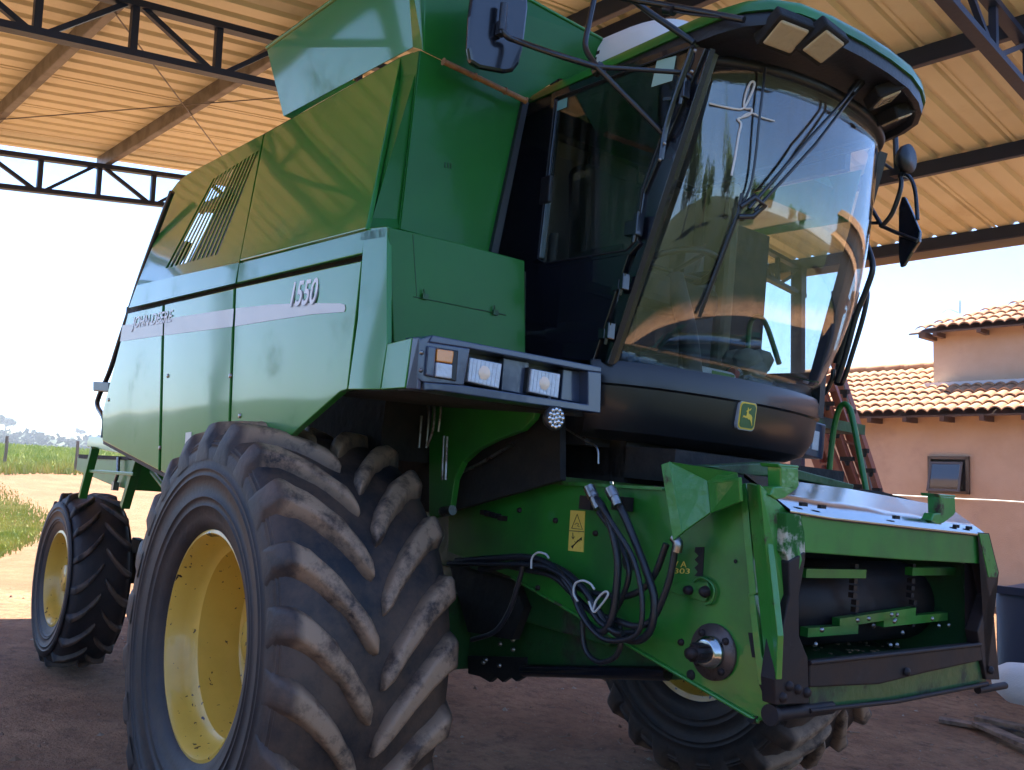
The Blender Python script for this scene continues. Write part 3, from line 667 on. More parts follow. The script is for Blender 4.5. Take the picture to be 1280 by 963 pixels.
# handrails and platform on the far side, by the steps
YH = .80
g = G().tube(P([(1015, 499), (1030, 440), (1048, 360), (1062, 315), (1070, 296), (1077, 293), (1083, 305), (1091, 333), (1083, 362), (1070, 395), (1058, 440), (1046, 478)], YH), .014, 8)
g.tube(P([(1083, 360), (1084, 372), (1078, 400), (1066, 440), (1055, 474), (1050, 480), (1044, 474), (1052, 440)], YH + .1), .012, 8)
g.tube(P([(1040, 386), (1056, 390)], YH), .011, 8); g.tube(P([(1056, 368), (1066, 397)], YH), .011, 8)
g.slab(P([(1039, 364), (1046, 364), (1047, 388), (1040, 390)], YH), .02); g.tube(P([(1070, 365), (1056, 420), (1046, 455)], YH + .05), .019, 8)
g.tube(P([(1015, 500), (1030, 492), (1040, 475), (1042, 462)], YH), .012, 8); g.build('handrail', 'navy', cmb)
g = G().tube(P([(1036, 595), (1041, 545), (1047, 517), (1053, 506), (1060, 508), (1066, 525), (1083, 614)], .75), .014, 8); g.build('green_hoop_rail', 'green_flat', cmb)
g = G().tube(P([(934, 446), (937, 408), (944, 397), (952, 398), (960, 412), (974, 455)], .85), .014, 8); g.build('green_grab_rail', 'green_flat', cmb)
g = G().slab([mx(*q, 1.12) for q in [(1004, 523), (1033, 531), (1029, 575), (1000, 567)]], .12); lr = g.build('right_lamp_box', 'greybar', cmb, .006)
for q in ([(1007, 535), (1015, 537), (1013, 561), (1005, 559)], [(1017, 538), (1025, 540), (1023, 564), (1015, 562)]): G().slab([mx(*p, 1.125) for p in q], .02).build('lens', 'lens', lr, .003)
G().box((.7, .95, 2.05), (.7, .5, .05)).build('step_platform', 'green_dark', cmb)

# ------------------------------------------------------------------ wheels
def make_wheel(R0, W, rim_r, nl, lug_h, name, lugw=.055, disc=.30, bulge=1.0, flip=1, bw=.018):
    w = bpy.data.objects.new(name, None); COL.objects.link(w)
    hw = W / 2; Rc = R0 - lug_h
    prof = [(rim_r + .005, -hw * .80), (rim_r + .02, -hw * .88), (rim_r + .06, -hw * .93), ((rim_r + Rc) / 2 - .02, -hw * 1.04 * bulge), ((rim_r + Rc) / 2 + .08, -hw * 1.05 * bulge), (Rc - .09, -hw * 1.01), (Rc - .035, -hw * .93), (Rc - .012, -hw * .75), (Rc - .003, -hw * .4), (Rc, 0)]
    pr2 = []
    for (ra, oa), (rb_, ob) in zip(prof[:-1], prof[1:]):
        pr2.append((ra, oa))
        if oa < -hw * .9 and ob < -hw * .9 and rb_ - ra > .05:
            for t in (.35, .62): q_ = (ra + (rb_ - ra) * t, oa + (ob - oa) * t); pr2 += [(q_[0] - .004, q_[1]), (q_[0] - .002, q_[1] - .004), (q_[0] + .002, q_[1] - .004), (q_[0] + .004, q_[1])]
    prof = pr2 + [prof[-1]]
    prof = prof + [(r_, -o_) for r_, o_ in prof[-2::-1]]
    g = G(); g.lathe(prof, (0, 0, 0), 'Y', 96); g.build('tyre', 'tyre', w, 0); g = G(); rl_ = random.Random(nl)
    # lugs
    def rad(y): return Rc - .012 * (abs(y) / hw) ** 2 - (.05 * max(0, abs(y) / hw - .8) / .2)
    lugv = []
    for k in range(nl):
        for sd in (-1, 1):
            th0 = 2 * math.pi * (k + (.5 if sd > 0 else 0)) / nl
            N_ = 10; rows = []; jt = rl_.uniform(-.012, .012); jw = rl_.uniform(.9, 1.12); jh = rl_.uniform(-.008, .002)
            for i in range(N_ + 1):
                t = i / N_; y = sd * (hw * 1.03 - t * hw * .99)
                # sweep: direction of the bar
                th = th0 + jt - flip * (.30 * t ** 1.55) * (.9 / R0) * (W / .62) * 1.15
                r_in = rad(y) - .03; top_ = R0 + jh - .018 * (abs(y) / hw) ** 2 + rl_.uniform(-.003, .003)
                if i == 0: top_ = Rc - .06; r_in = Rc - .13
                if i == N_: top_ -= .012
                wd = lugw * jw * (1.15 - .22 * t + rl_.uniform(-.05, .05)) / 2 * (.72 if i == N_ else 1)
                da = wd / R0; tp_ = .72
                # wall leans; bar section perpendicular to sweep approximated in angle
                sk = 1.25
                row = []
                for aa, rr_ in ((-da * sk * 1.45, r_in), (-da * sk * tp_, top_), (da * sk * tp_, top_), (da * sk * 1.45, r_in)):
                    A = th + aa; row.append(V((rr_ * math.cos(A), y, rr_ * math.sin(A))))
                rows.append(row)
            vs = [p for r_ in rows for p in r_]
            fs = [(i * 4 + j, i * 4 + j + 1, (i + 1) * 4 + j + 1, (i + 1) * 4 + j) for i in range(N_) for j in range(3)] + [(0, 1, 2, 3), (N_ * 4, N_ * 4 + 1, N_ * 4 + 2, N_ * 4 + 3)]
            g.add(vs, fs, False)
    ty = g.build('tread', 'tyre', w, 0)
    at = ty.data.attributes.new('lug', 'FLOAT', 'POINT')
    for i, v_ in enumerate(ty.data.vertices):
        rr_ = math.hypot(v_.co.x, v_.co.z)
        at.data[i].value = (1.0 if R0 > .8 else .3) if (rr_ > R0 - lug_h * .62 and abs(v_.co.y) < hw * .93) else 0.0
    bv = ty.modifiers.new('bevel', 'BEVEL'); bv.width = bw; bv.segments = 3; bv.limit_method = 'ANGLE'; bv.angle_limit = R(24); bv.use_clamp_overlap = True
    for p_ in ty.data.polygons: p_.use_smooth = True
    tx = bpy.data.textures.new('lug_wear', 'CLOUDS'); tx.noise_scale = .09; dm = ty.modifiers.new('wear', 'DISPLACE'); dm.texture = tx; dm.strength = .014 * R0; dm.mid_level = .6; dm.texture_coords = 'LOCAL'
    g = G(); o = -hw * .80
    rp = [(rim_r - .004, o + .012), (rim_r + .014, o + .004), (rim_r + .014, o - .012), (rim_r - .002, o - .016), (rim_r - .014, o + .002), (rim_r - .028, o + .05), (rim_r - .035, o + .085), (rim_r - .062, o + .105), (rim_r - .07, o + .16), (rim_r - .072, o + disc - .015), (rim_r - .09, o + disc), (rim_r * .55, o + disc + .02), (rim_r * .42, o + disc - .03), (.13, o + disc - .03), (.001, o + disc - .03)]
    g.lathe(rp, (0, 0, 0), 'Y', 96)
    g.lathe([(rim_r - .004, o + .012), (rim_r, hw * .8), (rim_r + .014, hw * .8 + .01), (rim_r - .02, hw * .8), (rim_r - .07, hw * .5), (rim_r - .09, o + disc + .01)], (0, 0, 0), 'Y', 96)
    rm = g.build('rim', 'rim', w); e = rm.modifiers.new('e', 'EDGE_SPLIT'); e.split_angle = R(45)
    g = G(); g.lathe([(.001, o + disc - .12), (.09, o + disc - .12), (.10, o + disc - .03)], (0, 0, 0), 'Y', 32)
    for k in range(8):
        a = 2 * math.pi * k / 8; g.lathe([(.001, -.025), (.014, -.025), (.014, 0)], (.145 * math.cos(a), o + disc - .03, .145 * math.sin(a)), 'Y', 8, False)
    g.build('hub', 'rim', rm)
    return w
fw = make_wheel(.90, .69, .43, 22, .050, 'front_wheel', .088, .30, .97)
fw.parent = cmb; fw.location = (0, -1.395, .885); fw['label'] = 'near front wheel with big worn lugged tyre'
fw2 = copy_tree(fw, cmb); fw2.location = (0, 1.55, .885); fw2.rotation_euler = (R(180), 0, R(0)); fw2['label'] = 'far front wheel'
fw2.rotation_euler = (0, R(5), R(180))
for_ = None
rw = make_wheel(.615, .37, .318, 18, .030, 'rear_wheel', .040, .16, 1.0, -1, .008)
rw.parent = cmb; rw.location = (-3.477, -1.275, .612)
rw2 = copy_tree(rw, cmb); rw2.location = (-3.477, 1.4, .625); rw2.rotation_euler = (0, R(7), R(180))
# axles and chassis
g = G().box((0, 0, .92), (.32, 2.3, .34)).box((0.02, -.98, .9), (.42, .18, .5)).build('front_axle', 'green_dark', cmb, .02)
g = G().box((-3.477, 0, .70), (.22, 2.2, .22)).box((-3.40, -.92, .84), (.2, .06, .14)).box((-2.8, -.1, 1.15), (1.2, .18, .2)).build('rear_axle', 'blackhole', cmb, .01)
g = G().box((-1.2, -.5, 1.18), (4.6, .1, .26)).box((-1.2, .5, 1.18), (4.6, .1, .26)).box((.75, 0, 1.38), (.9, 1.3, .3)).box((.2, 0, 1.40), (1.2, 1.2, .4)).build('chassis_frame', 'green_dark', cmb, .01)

# ------------------------------------------------------------------ feeder house
YF = -.685
fh = bpy.data.objects.new('feeder_house', None); COL.objects.link(fh); fh.parent = cmb
G().slab(P([(560, 596), (620, 599), (827, 610), (935, 606), (962, 890), (948, 902), (745, 783), (640, 722), (560, 690)], YF), .03).build('side_plate', 'green_flat', fh, .003)
G().slab(P([(590, 596), (827, 609), (827, 613), (590, 600)], YF - .02), .06).build('top_flange', 'green_worn', fh)
g = G().tube(P([(640, 722), (745, 783), (948, 902)], YF - .004), .007, 6, False); g.build('bottom_seam', 'green_worn', fh)
G().slab(P([(740, 783), (948, 903), (930, 870), (760, 780)], YF + .6), .03).build('belly_sheet', 'green_dark', fh)
# far side plate, top and floor sheets
A_ = [my(*q, YF) for q in [(620, 599), (935, 606), (962, 890), (948, 902), (640, 722)]]
fp = [V((p.x, .64, p.z)) for p in A_]
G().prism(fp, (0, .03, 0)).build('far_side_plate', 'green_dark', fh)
G().prism([A_[0] + V((0, .02, -.03)), A_[1] + V((0, .02, -.06)), fp[1] + V((0, 0, -.06)), fp[0] + V((0, 0, -.03))], (0, 0, -.02)).build('top_sheet', 'blackhole', fh)
G().prism([A_[4] + V((0, .02, .0)), A_[3] + V((0, .02, .01)), fp[3] + V((0, 0, .01)), fp[4]], (0, 0, .02)).build('floor_sheet', 'green_dark', fh)
# folded bracket plate standing out at the top corner
g = G()
o_ = [my(826, 582, -.80), my(842, 676, -.80), my(851, 668, -.775), my(838, 578, -.775)]
g.slab([my(826, 581, -.80), my(837, 577, -.795), my(853, 666, -.795), my(841, 676, -.80)], .012)
g.slab([my(836, 577, -.795), my(884, 601, -.76), my(888, 641, -.76), (my(851, 667, -.795))], .012)
g.slab([my(884, 601, -.76), mx(923, 597, 1.86), mx(925, 627, 1.86), my(888, 642, -.76)], .012)
g.prism([my(836, 577, -.795), my(884, 601, -.76), mx(923, 597, 1.86), mx(922, 591, 1.80), my(870, 582, YF)], (0, 0, -.01))
g.build('folded_bracket', 'green_worn', fh, .002)
# vertical plates beside the mouth
XF = 1.93
g = G().slab(P([(924, 606), (932, 604), (945, 742), (937, 748)], YF - .03), .03); g.slab(P([(935, 742), (943, 744), (952, 820), (963, 846), (970, 852), (968, 860), (948, 856), (940, 790)], YF - .03), .02); g.build('latch_strip', 'green_worn', fh, .002)
G().slab([my(933, 604, YF - .035), my(952, 609, YF - .07), my(972, 795, YF - .07), my(970, 850, YF - .05), my(955, 820, YF - .03)], .02).build('corner_plate', 'green_worn', fh, .002)
g = G().slab([mx(950, 606, XF - .02), mx(988, 642, XF + .01), mx(1003, 700, XF + .04), mx(985, 760, XF + .02), mx(968, 800, XF)], .02); g.build('mouth_side_plate', 'green_worn', fh, .002)
# mouth frame
XM_ = 1.96
G().slab([mx(*q, XM_) for q in [(983, 642), (1000, 640), (1006, 665), (1007, 692), (1000, 703), (986, 703), (981, 690)]], .05).build('corner_gusset', 'worn_white', fh, .003)
G().slab([mx(*q, XM_ + .005) for q in [(986, 702), (1007, 690), (1007, 700), (999, 745), (999, 795), (1010, 822), (1012, 880), (970, 882), (968, 850), (975, 800), (987, 745)]], .05).build('mouth_post', 'rust', fh, .004)
G().slab([mx(*q, XM_ - .01) for q in [(1000, 638), (1060, 649), (1130, 657), (1224, 668), (1226, 705), (1130, 700), (1007, 691)]], .05).build('mouth_top_beam', 'green_flat', fh, .004)
G().slab([mx(*q, XM_) for q in [(1223, 667), (1236, 668), (1241, 690), (1248, 716), (1236, 748), (1224, 790), (1230, 830), (1233, 853), (1250, 852), (1250, 838), (1243, 790), (1246, 745), (1248, 718)][:5] + [(1222, 790), (1228, 826), (1233, 850), (1250, 850), (1246, 810), (1243, 770)]], .05).build('mouth_post', 'rust', fh, .004)
G().slab([mx(*q, XM_ + .003) for q in [(1224, 667), (1236, 668), (1248, 716), (1246, 722), (1236, 722)]], .03).build('post_cap', 'green_worn', fh, .002)
G().slab([mx(*q, XM_ + .0) for q in [(1012, 830), (1100, 820), (1225, 806), (1229, 826), (1160, 841), (1100, 856), (1012, 860)]], .05).build('mouth_bottom_beam', 'rust', fh, .006)
G().slab([mx(*q, XM_ - .015) for q in [(1012, 856), (1100, 852), (1160, 838), (1229, 824), (1233, 852), (1140, 873), (1030, 890), (1012, 888)]], .04).build('bottom_sheet', 'green_dark', fh, .003)
g = G().tube([mx(1012, 889, XM_), mx(1120, 877, XM_), mx(1234, 855, XM_)], .008, 8, False); g.tube([mx(1012, 829, XM_), mx(1100, 820, XM_), mx(1225, 806, XM_)], .008, 8, False); g.build('edge_bead', 'rust', fh)
G().tube([mx(964, 894, XM_ - .02), mx(1038, 884, XM_ - .02)], .021, 16).build('hinge_tube', 'rust', fh); G().tube([mx(1222, 863, XM_ - .02), mx(1256, 857, XM_ - .02)], .014, 12).build('hinge_tube', 'rust', fh)
g = G().tube([mx(962, 894, XM_ - .02), mx(966, 893.5, XM_ - .02)], .031, 16); g.build('tube_flange', 'rust', fh)
for q in ((978, 872), (986, 858), (997, 862), (1008, 866), (1133, 840), (1238, 838)): G().lathe([(.001, .012), (.013, .010), (.016, .0)], mx(*q, XM_ + .005), 'X', 10).build('bolt', 'rust', fh)
g = G().slab([mx(955, 853, 1.90), mx(968, 856, 1.90), mx(968, 882, 1.90), mx(958, 893, 1.90), mx(950, 905, 1.88), mx(940, 905, 1.88), mx(952, 890, 1.88)], .03); g.build('hook_plate', 'rust', fh)
# drum and slats inside the mouth
g = G().lathe([(.001, -.58), (.155, -.58), (.155, .58), (.001, .58)], (1.60, .02, 1.30), 'Y', 40)
g.build('feeder_drum', 'rust', fh)
g = G()
for q0, q1, w in (((1003, 716), (1078, 717), .03), ((1136, 714), (1215, 714), .03), ((1005, 790), (1068, 786), .03), ((1045, 778), (1140, 764), .03), ((1100, 778), (1180, 770), .03)):
    a = mx(*q0, 1.80); b = mx(*q1, 1.80); G().beam(a, b, .03, w).build('chain_slat', 'green_flat', fh)
for x_ in (1068, 1140):
    g = G()
    for k in range(9): g.box(mx(x_ + (4 if k > 4 else 0) - k * .6, 708 + 9 * k, 1.79), (.02, .022, .018))
    g.build('feeder_chain', 'rust', fh)
g = G()
for i in range(16): G().lathe([(.001, .008), (.007, .006), (.009, 0)], mx(random.uniform(1010, 1200), random.choice((768, 776, 783, 790, 808)) + random.uniform(-3, 3), 1.84), 'X', 8).build('slat_bolt', 'steel', fh)
g = G()
for i in range(120):
    c_ = V((random.uniform(1.45, 1.86), random.uniform(-.55, .6), 1.105 + random.uniform(0, .02))); g.box(c_, (random.uniform(.004, .02), random.uniform(.004, .014), .004))
tag(g.build('grain_debris', 'straw', fh), kind='stuff')
G().box((1.35, .0, 1.33), (.03, 1.28, .5)).build('mouth_back', 'blackhole', fh)
g = G().slab([mx(*q, 1.88) for q in [(1216, 706), (1224, 706), (1236, 745), (1226, 795), (1217, 800)]], .2); g.build('inner_cheek', 'green_dark', fh)
# bare sheet cover on top
al = G()
fr_ = [(988, 637), (1040, 646), (1100, 653), (1160, 660), (1233, 668)]; bk_ = [(930, 592), (1000, 603), (1060, 611), (1120, 622), (1170, 631)]
n = len(fr_); a_ = [mx(*q, XM_ + .0) for q in fr_]; b_ = [mx(*q, XM_ - .22) for q in bk_]
b_[-1] = mx(1186, 634, XM_ - .16)
vs = a_ + b_ + [p - V((0, 0, .012)) for p in a_] + [p - V((0, 0, .012)) for p in b_]
al.add(vs, [(i, i + 1, n + i + 1, n + i) for i in range(n - 1)] + [(2 * n + i, 2 * n + i + 1, 3 * n + i + 1, 3 * n + i) for i in range(n - 1)] + [(i, i + 1, 2 * n + i + 1, 2 * n + i) for i in range(n - 1)] + [(n + i, n + i + 1, 3 * n + i + 1, 3 * n + i) for i in range(n - 1)], True)
al.build('cover_sheet', 'alu', fh)
g = G()
for q in ((1004, 633), (1027, 636), (1120, 649), (1195, 660), (1211, 662)): G().box(mx(q[0], q[1], XM_ - .015) + V((0, 0, .006)), (.012, .03, .012)).build('cover_bolt', 'blackhole', fh)
for q, xx in (((985, 597), 1.93), ((1183, 632), 1.93)):
    s_ = 1.0 if q[0] < 1000 else .85
    def o2(dx, dy): return mx(q[0] + dx * s_, q[1] + dy * s_, xx)
    g = G().slab([o2(-9, -14), o2(13, -12), o2(14, 10), o2(10, 16), o2(-8, 13)], .05); g.slab([o2(-12, -17), o2(14, -15), o2(14, -11), o2(-10, -12)], .07)
    g.slab([o2(-18, 12), o2(6, 10), o2(12, 14), o2(-4, 26), o2(-14, 28), o2(-22, 22)], .04); g.build('hook_bracket', 'green_worn', fh, .004)
g = G().slab([mx(*q, 1.62) for q in [(880, 583), (975, 578), (985, 584), (1068, 606), (1066, 614), (985, 597), (930, 594)]], .06); g.build('upper_beam', 'green_dark', fh, .004)
g = G().slab([mx(*q, 1.55) for q in [(1060, 610), (1100, 614), (1150, 628), (1160, 635), (1100, 632), (1050, 618)]], .2); g.build('rubber_flap', 'blackhole', fh)

# drive shaft stub and its flange
c_ = my(893, 815, YF)
g = G().lathe([(.001, -.012), (.088, -.012), (.088, 0)], c_, 'Y', 40); sh = g.build('shaft_flange', 'steel', fh); sh.data.materials[0] = mat('brown_worn_steel', (.13, .10, .09), .45, metal=.7, dirt=(.06, .035, .025), dscale=14, dlev=(.5, .7))
g = G().lathe([(.050, -.012), (.050, -.03), (.044, -.032), (.044, -.05), (.036, -.052), (.001, -.052)], c_, 'Y', 32); g.build('bearing', 'alu', sh)
g = G().lathe([(.026, -.05), (.026, -.10), (.001, -.10)], c_, 'Y', 16)
for k in range(6):
    a = 2 * math.pi * k / 6; g.box(c_ + V((.026 * math.cos(a), -.075, .026 * math.sin(a))), (.010, .05, .010), Matrix.Rotation(-a, 3, 'Y'))
g.lathe([(.018, -.10), (.018, -.125), (.001, -.128)], c_, 'Y', 16); g.build('splined_shaft', 'rust', sh)
g = G()
for k in range(4):
    a = R(40 + 90 * k); G().lathe([(.001, -.022), (.011, -.021), (.012, -.012)], c_ + V((.068 * math.cos(a), 0, .068 * math.sin(a))), 'Y', 8).build('flange_bolt', 'rust', sh)
for q in ((852, 803), (650, 638), (695, 651), (745, 667), (673, 735), (648, 708)): G().lathe([(.001, -.012), (.010, -.010), (.012, 0)], my(*q, YF), 'Y', 8).build('bolt', 'rust', fh)
G().lathe([(.001, -.004), (.017, -.004), (.017, 0)], my(864, 844, YF), 'Y', 16).build('side_opening', 'blackhole', fh); G().lathe([(.001, -.003), (.007, -.003)], my(920, 702, YF), 'Y', 10).build('side_opening', 'blackhole', fh)
g = G()
g.slab(P([(869, 684), (880, 684), (878, 722), (868, 720), (872, 715), (868, 710), (873, 705), (868, 700), (873, 695), (868, 690)], YF - .003), .004); g.build('side_opening', 'blackhole', fh)
G().lathe([(.001, -.003), (.035, -.003)], my(787, 702, YF), 'Y', 20).build('side_opening', 'blackhole', fh); g = G(); g.slab(P([(935, 791), (945, 792), (948, 822), (940, 822)], YF - .003), .004); g.build('side_opening', 'blackhole', fh)
g = G().slab(P([(832, 738), (850, 727), (884, 728), (888, 738), (882, 752), (878, 752)], YF - .01), .01); g.tube(P([(868, 727), (876, 722), (887, 727), (893, 738), (890, 752), (882, 756)], YF - .012), .005, 6); g.build('small_plate', 'green_flat', fh, .002)
g = G().lathe([(.001, -.02), (.014, -.018), (.016, 0)], my(862, 738, YF - .01), 'Y', 12); g.lathe([(.001, -.024), (.01, -.024), (.018, -.01), (.02, 0)], my(882, 740, YF - .01), 'Y', 12); g.build('pivot_bolt', 'rust', fh)
put_text('stencil_mark', '303', my(843, 717, YF - .002), my(862, 717.5, YF - .002), V((0, 0, .017)), 'decal_yellow', fh)
put_text('stencil_mark', 'V A', my(841, 709, YF - .002), my(858, 709.5, YF - .002), V((0, 0, .02)), 'decal_yellow', fh)
# warning decal
dp = [(713, 638), (731, 639), (729, 690.5), (710, 688.5)]
dc = G().slab(P(dp, YF - .003), .003).build('warning_decal', 'decal_yellow', fh)
g = G(); yy = YF - .0045
g.tube(P([(714.5, 660.5), (721.5, 643), (728, 662), (714.5, 660.5)], yy), .0013, 5, False)
g.slab(P([(711.5, 663.2), (730, 664.6), (730, 665.4), (711.5, 664)], yy), .001)
g.tube(P([(718.5, 656), (721, 654), (723, 655), (722, 658), (724, 658.5)], yy), .0012, 5, False)
g.tube(P([(716, 666), (716.3, 673)], yy), .0014, 5, False); g.tube(P([(714.5, 671), (716.3, 674), (718, 671)], yy), .0011, 5, False)
g.tube(P([(715, 684), (726, 673)], yy), .0018, 5, False); g.slab(P([(713.5, 683), (717, 681), (716, 686)], yy), .001); g.slab(P([(724, 674), (727, 671.5), (727, 676)], yy), .001)
g.tube(P([(718, 677), (720, 679), (722, 675), (725, 677)], yy), .001, 5, False)
g.build('decal_print', 'ink', dc)
# hoses
hp = bpy.data.objects.new('hydraulic_hoses', None); COL.objects.link(hp); hp.parent = cmb
def hose(pts, r=.0125, y0=-.76):
    q = [my(p[0], p[1], p[2] if len(p) > 2 else y0) for p in pts]
    G().tube(q, r, 10).build('hose', 'hose', hp)
hose([(740, 620), (752, 632), (764, 660), (772, 700), (770, 740), (764, 775), (752, 790), (735, 780), (722, 755), (712, 735), (690, 708), (660, 697), (620, 698), (570, 702)], .0135, -.80)
hose([(765, 622), (778, 640), (795, 680), (810, 720), (818, 750), (814, 785), (800, 800), (780, 798), (760, 782), (745, 760), (728, 735), (700, 712), (665, 703), (600, 712)], .0135, -.78)
hose([(752, 634), (770, 662), (790, 695), (800, 730), (803, 765), (798, 790), (782, 800), (757, 800), (738, 785), (722, 760), (716, 735), (695, 715), (660, 706), (560, 705)], .009, -.82)
hose([(748, 640), (772, 675), (786, 712), (780, 742), (765, 775), (775, 790), (795, 790)], .010, -.76)
hose([(845, 680), (838, 720), (828, 750), (815, 775), (795, 783), (768, 775), (740, 765), (715, 742), (690, 720), (655, 712), (600, 700)], .0115, -.77)
hose([(833, 680), (820, 715), (805, 735), (785, 745), (765, 745), (735, 740), (715, 730), (690, 715), (650, 703)], .0115, -.75)
hose([(728, 775), (729, 800), (735, 818), (750, 828), (768, 822), (776, 805), (774, 780)], .010, -.72)
hose([(740, 765), (750, 778), (768, 790), (778, 792)], .01, -.80)
hose([(655, 703), (648, 730), (636, 765), (618, 790), (590, 800)], .010, -.80)
for q in ([(736, 609), (742, 622), (748, 636)], [(762, 611), (768, 622), (772, 632)]): g = G(); g.tube(P(q, -.80), .017, 8); g.tube(P([q[0], q[1]], -.80), .021, 6, False); g.build('hose_fitting', 'steel', hp)
for q in ((737, 629), (778, 630)): G().box(my(*q, -.72), (.06, .05, .05)).build('hose_clamp', 'rust', hp)
g = G().tube(P([(842, 672), (848, 680), (846, 690)], -.78), .016, 8); g.build('hose_fitting', 'steel', hp)
for ring_ in ([(664, 711), (665, 698), (672, 691), (682, 693), (686, 698)], [(722, 752), (717, 742), (719, 730), (728, 726), (738, 730), (743, 737)], [(741, 763), (746, 750), (756, 740), (760, 744), (750, 758), (742, 765), (736, 752)]):
    G().tube(P(ring_, -.84), .0042, 6).build('cable_tie', mat('pale_cable_tie', (.5, .5, .48), .5), hp)
# underside pieces seen below the feeder house
g = G().slab([my(*q, -.50) for q in [(585, 700), (655, 735), (740, 785), (870, 850), (830, 850), (655, 846), (585, 840)]], .04); g.build('belly_plate', 'green_dark', cmb, .004)
g = G().slab([my(*q, -.52) for q in [(585, 820), (655, 822), (655, 846), (645, 852), (638, 846), (628, 853), (620, 846), (612, 853), (600, 846), (585, 842)]], .02); g.build('jagged_guard', 'blackhole', cmb)
g = G().tube([my(655, 838, -.53), my(835, 842, -.53)], .026, 14, False); g.build('cross_tube', 'black', cmb)
g = G()
for q in ((626, 795), (626, 805), (642, 800), (642, 812), (608, 825), (625, 832), (605, 828)): G().lathe([(.001, -.012), (.009, -.010), (.011, 0)], my(*q, -.535), 'Y', 8).build('belly_bolt', 'steel', cmb)
g = G().slab([my(*q, -.60) for q in [(560, 700), (640, 722), (655, 760), (640, 800), (585, 790)]], .04); g.build('inner_cover', 'blackhole', cmb)
G().box((.9, 0, 1.75), (.9, 1.1, .12)).build('feeder_pivot', 'blackhole', cmb)
g = G().tube([my(545, 605, -.84), my(600, 580, -.80), my(640, 556, -.8)], .008, 8, False); g.tube(P([(700, 532), (730, 550), (746, 560), (748, 580)], -.74), .004, 6); g.build('brake_line', 'steel', cmb)
g = G()
for q in ((606, 641), (612, 643), (620, 645), (628, 648)): G().box(my(*q, YF - .015), (.03, .03, .02)).build('clamp_block', 'rust', cmb)

# ------------------------------------------------------------------ rear of the machine
YR = -1.45
g = G().tube(P([(215, 240), (196, 290), (176, 345), (164, 382), (150, 425), (137, 465), (124, 495), (122, 508), (130, 524), (129, 547)], YR - .08), .016, 8); g.build('rear_handrail', 'navy', cmb)
G().slab(P([(116, 477), (136, 478), (135, 490), (116, 489)], YR - .1), .05).build('rear_lamp', 'black_satin', cmb, .006)
XRr = -2.7
G().slab(P([(111, 546), (147, 546), (198, 590), (163, 570), (108, 558)], YR), .04).build('rear_shelf', 'green', cmb, .003)
g = G().beam(my(119, 560, YR), my(103, 622, YR), .05, .04); g.beam(my(174, 572, YR + .05), my(156, 634, YR + .05), .05, .05); g.beam(my(112, 589, YR), my(168, 593, YR), .02, .02); g.tube(P([(190, 590), (215, 622)], YR + .1), .015, 6, False)
g.build('step_frame', 'green_flat', cmb, .003)
g = G().slab(P([(97, 571), (160, 573), (172, 575), (165, 613), (142, 608), (95, 588)], -1.1), .5); g.build('straw_chopper', 'green_flat', cmb, .005)
g = G().slab(P([(98, 568), (162, 571), (162, 575), (98, 573)], -1.12), .5); g.build('chopper_lid', 'blackhole', cmb)
g = G().tube(P([(148, 572), (147, 592), (143, 605)], -1.13), .014, 8); g.box(my(144, 608, -1.13), (.05, .04, .06)); g.build('tow_hook', 'steel', cmb)
G().box((-2.6, 0, 1.6), (.9, 1.9, .35)).build('sieve_box', 'green_dark', cmb, .01)

# ------------------------------------------------------------------ things lying in the cab
def cabthing(name, g, m, label, cat, bevel=0, pos=None):
    o = g.build(name, m); o.rotation_euler = MW.to_euler()
    if bevel: b = o.modifiers.new('bevel', 'BEVEL'); b.width = bevel; b.segments = 3
    return tag(o, label, cat)
c_ = V((1.0, .02, 2.13))
g = G().box(c_, (.12, .26, .13)); o = cabthing('plastic_tub', g, 'white', 'white and lime plastic tub lying on the cab floor behind the windscreen', 'tub', .03)
G().box(c_ + V((.062, .02, 0)), (.004, .15, .10)).build('tub_label', 'lime', o, .001)
c_ = V((1.0, .30, 2.15))
g = G().tube([c_ + V((.02, -.13, .04)), c_ + V((0, -.11, .03)), c_ + V((0, -.06, 0)), c_ + V((0, .1, -.01)), c_ + V((0, .13, -.01))], lambda t: .02 if t < .08 else .075 if t > .3 else .045, 16)
o = cabthing('water_bottle', g, 'bottle', 'dark round bottle with a red cap lying inside the windscreen', 'bottle')
G().tube([c_ + V((.02, -.155, .045)), c_ + V((.02, -.125, .04))], .024, 14).build('bottle_cap', 'red', o)
g = G()
for k in range(9): g.lathe([(.001, .05), (.05, .035), (.07, 0), (.05, -.05), (.001, -.06)], (.93 + random.uniform(-.05, .05), .36 + random.uniform(-.06, .07), 2.2 + random.uniform(-.04, .10)), 'Z', 12)
cabthing('crumpled_cloth', g, 'cloth', 'crumpled beige cloth heaped beside the bottle inside the cab', 'cloth')

# ================================================================== SETTING
def struct(o): return tag(o, kind='structure')
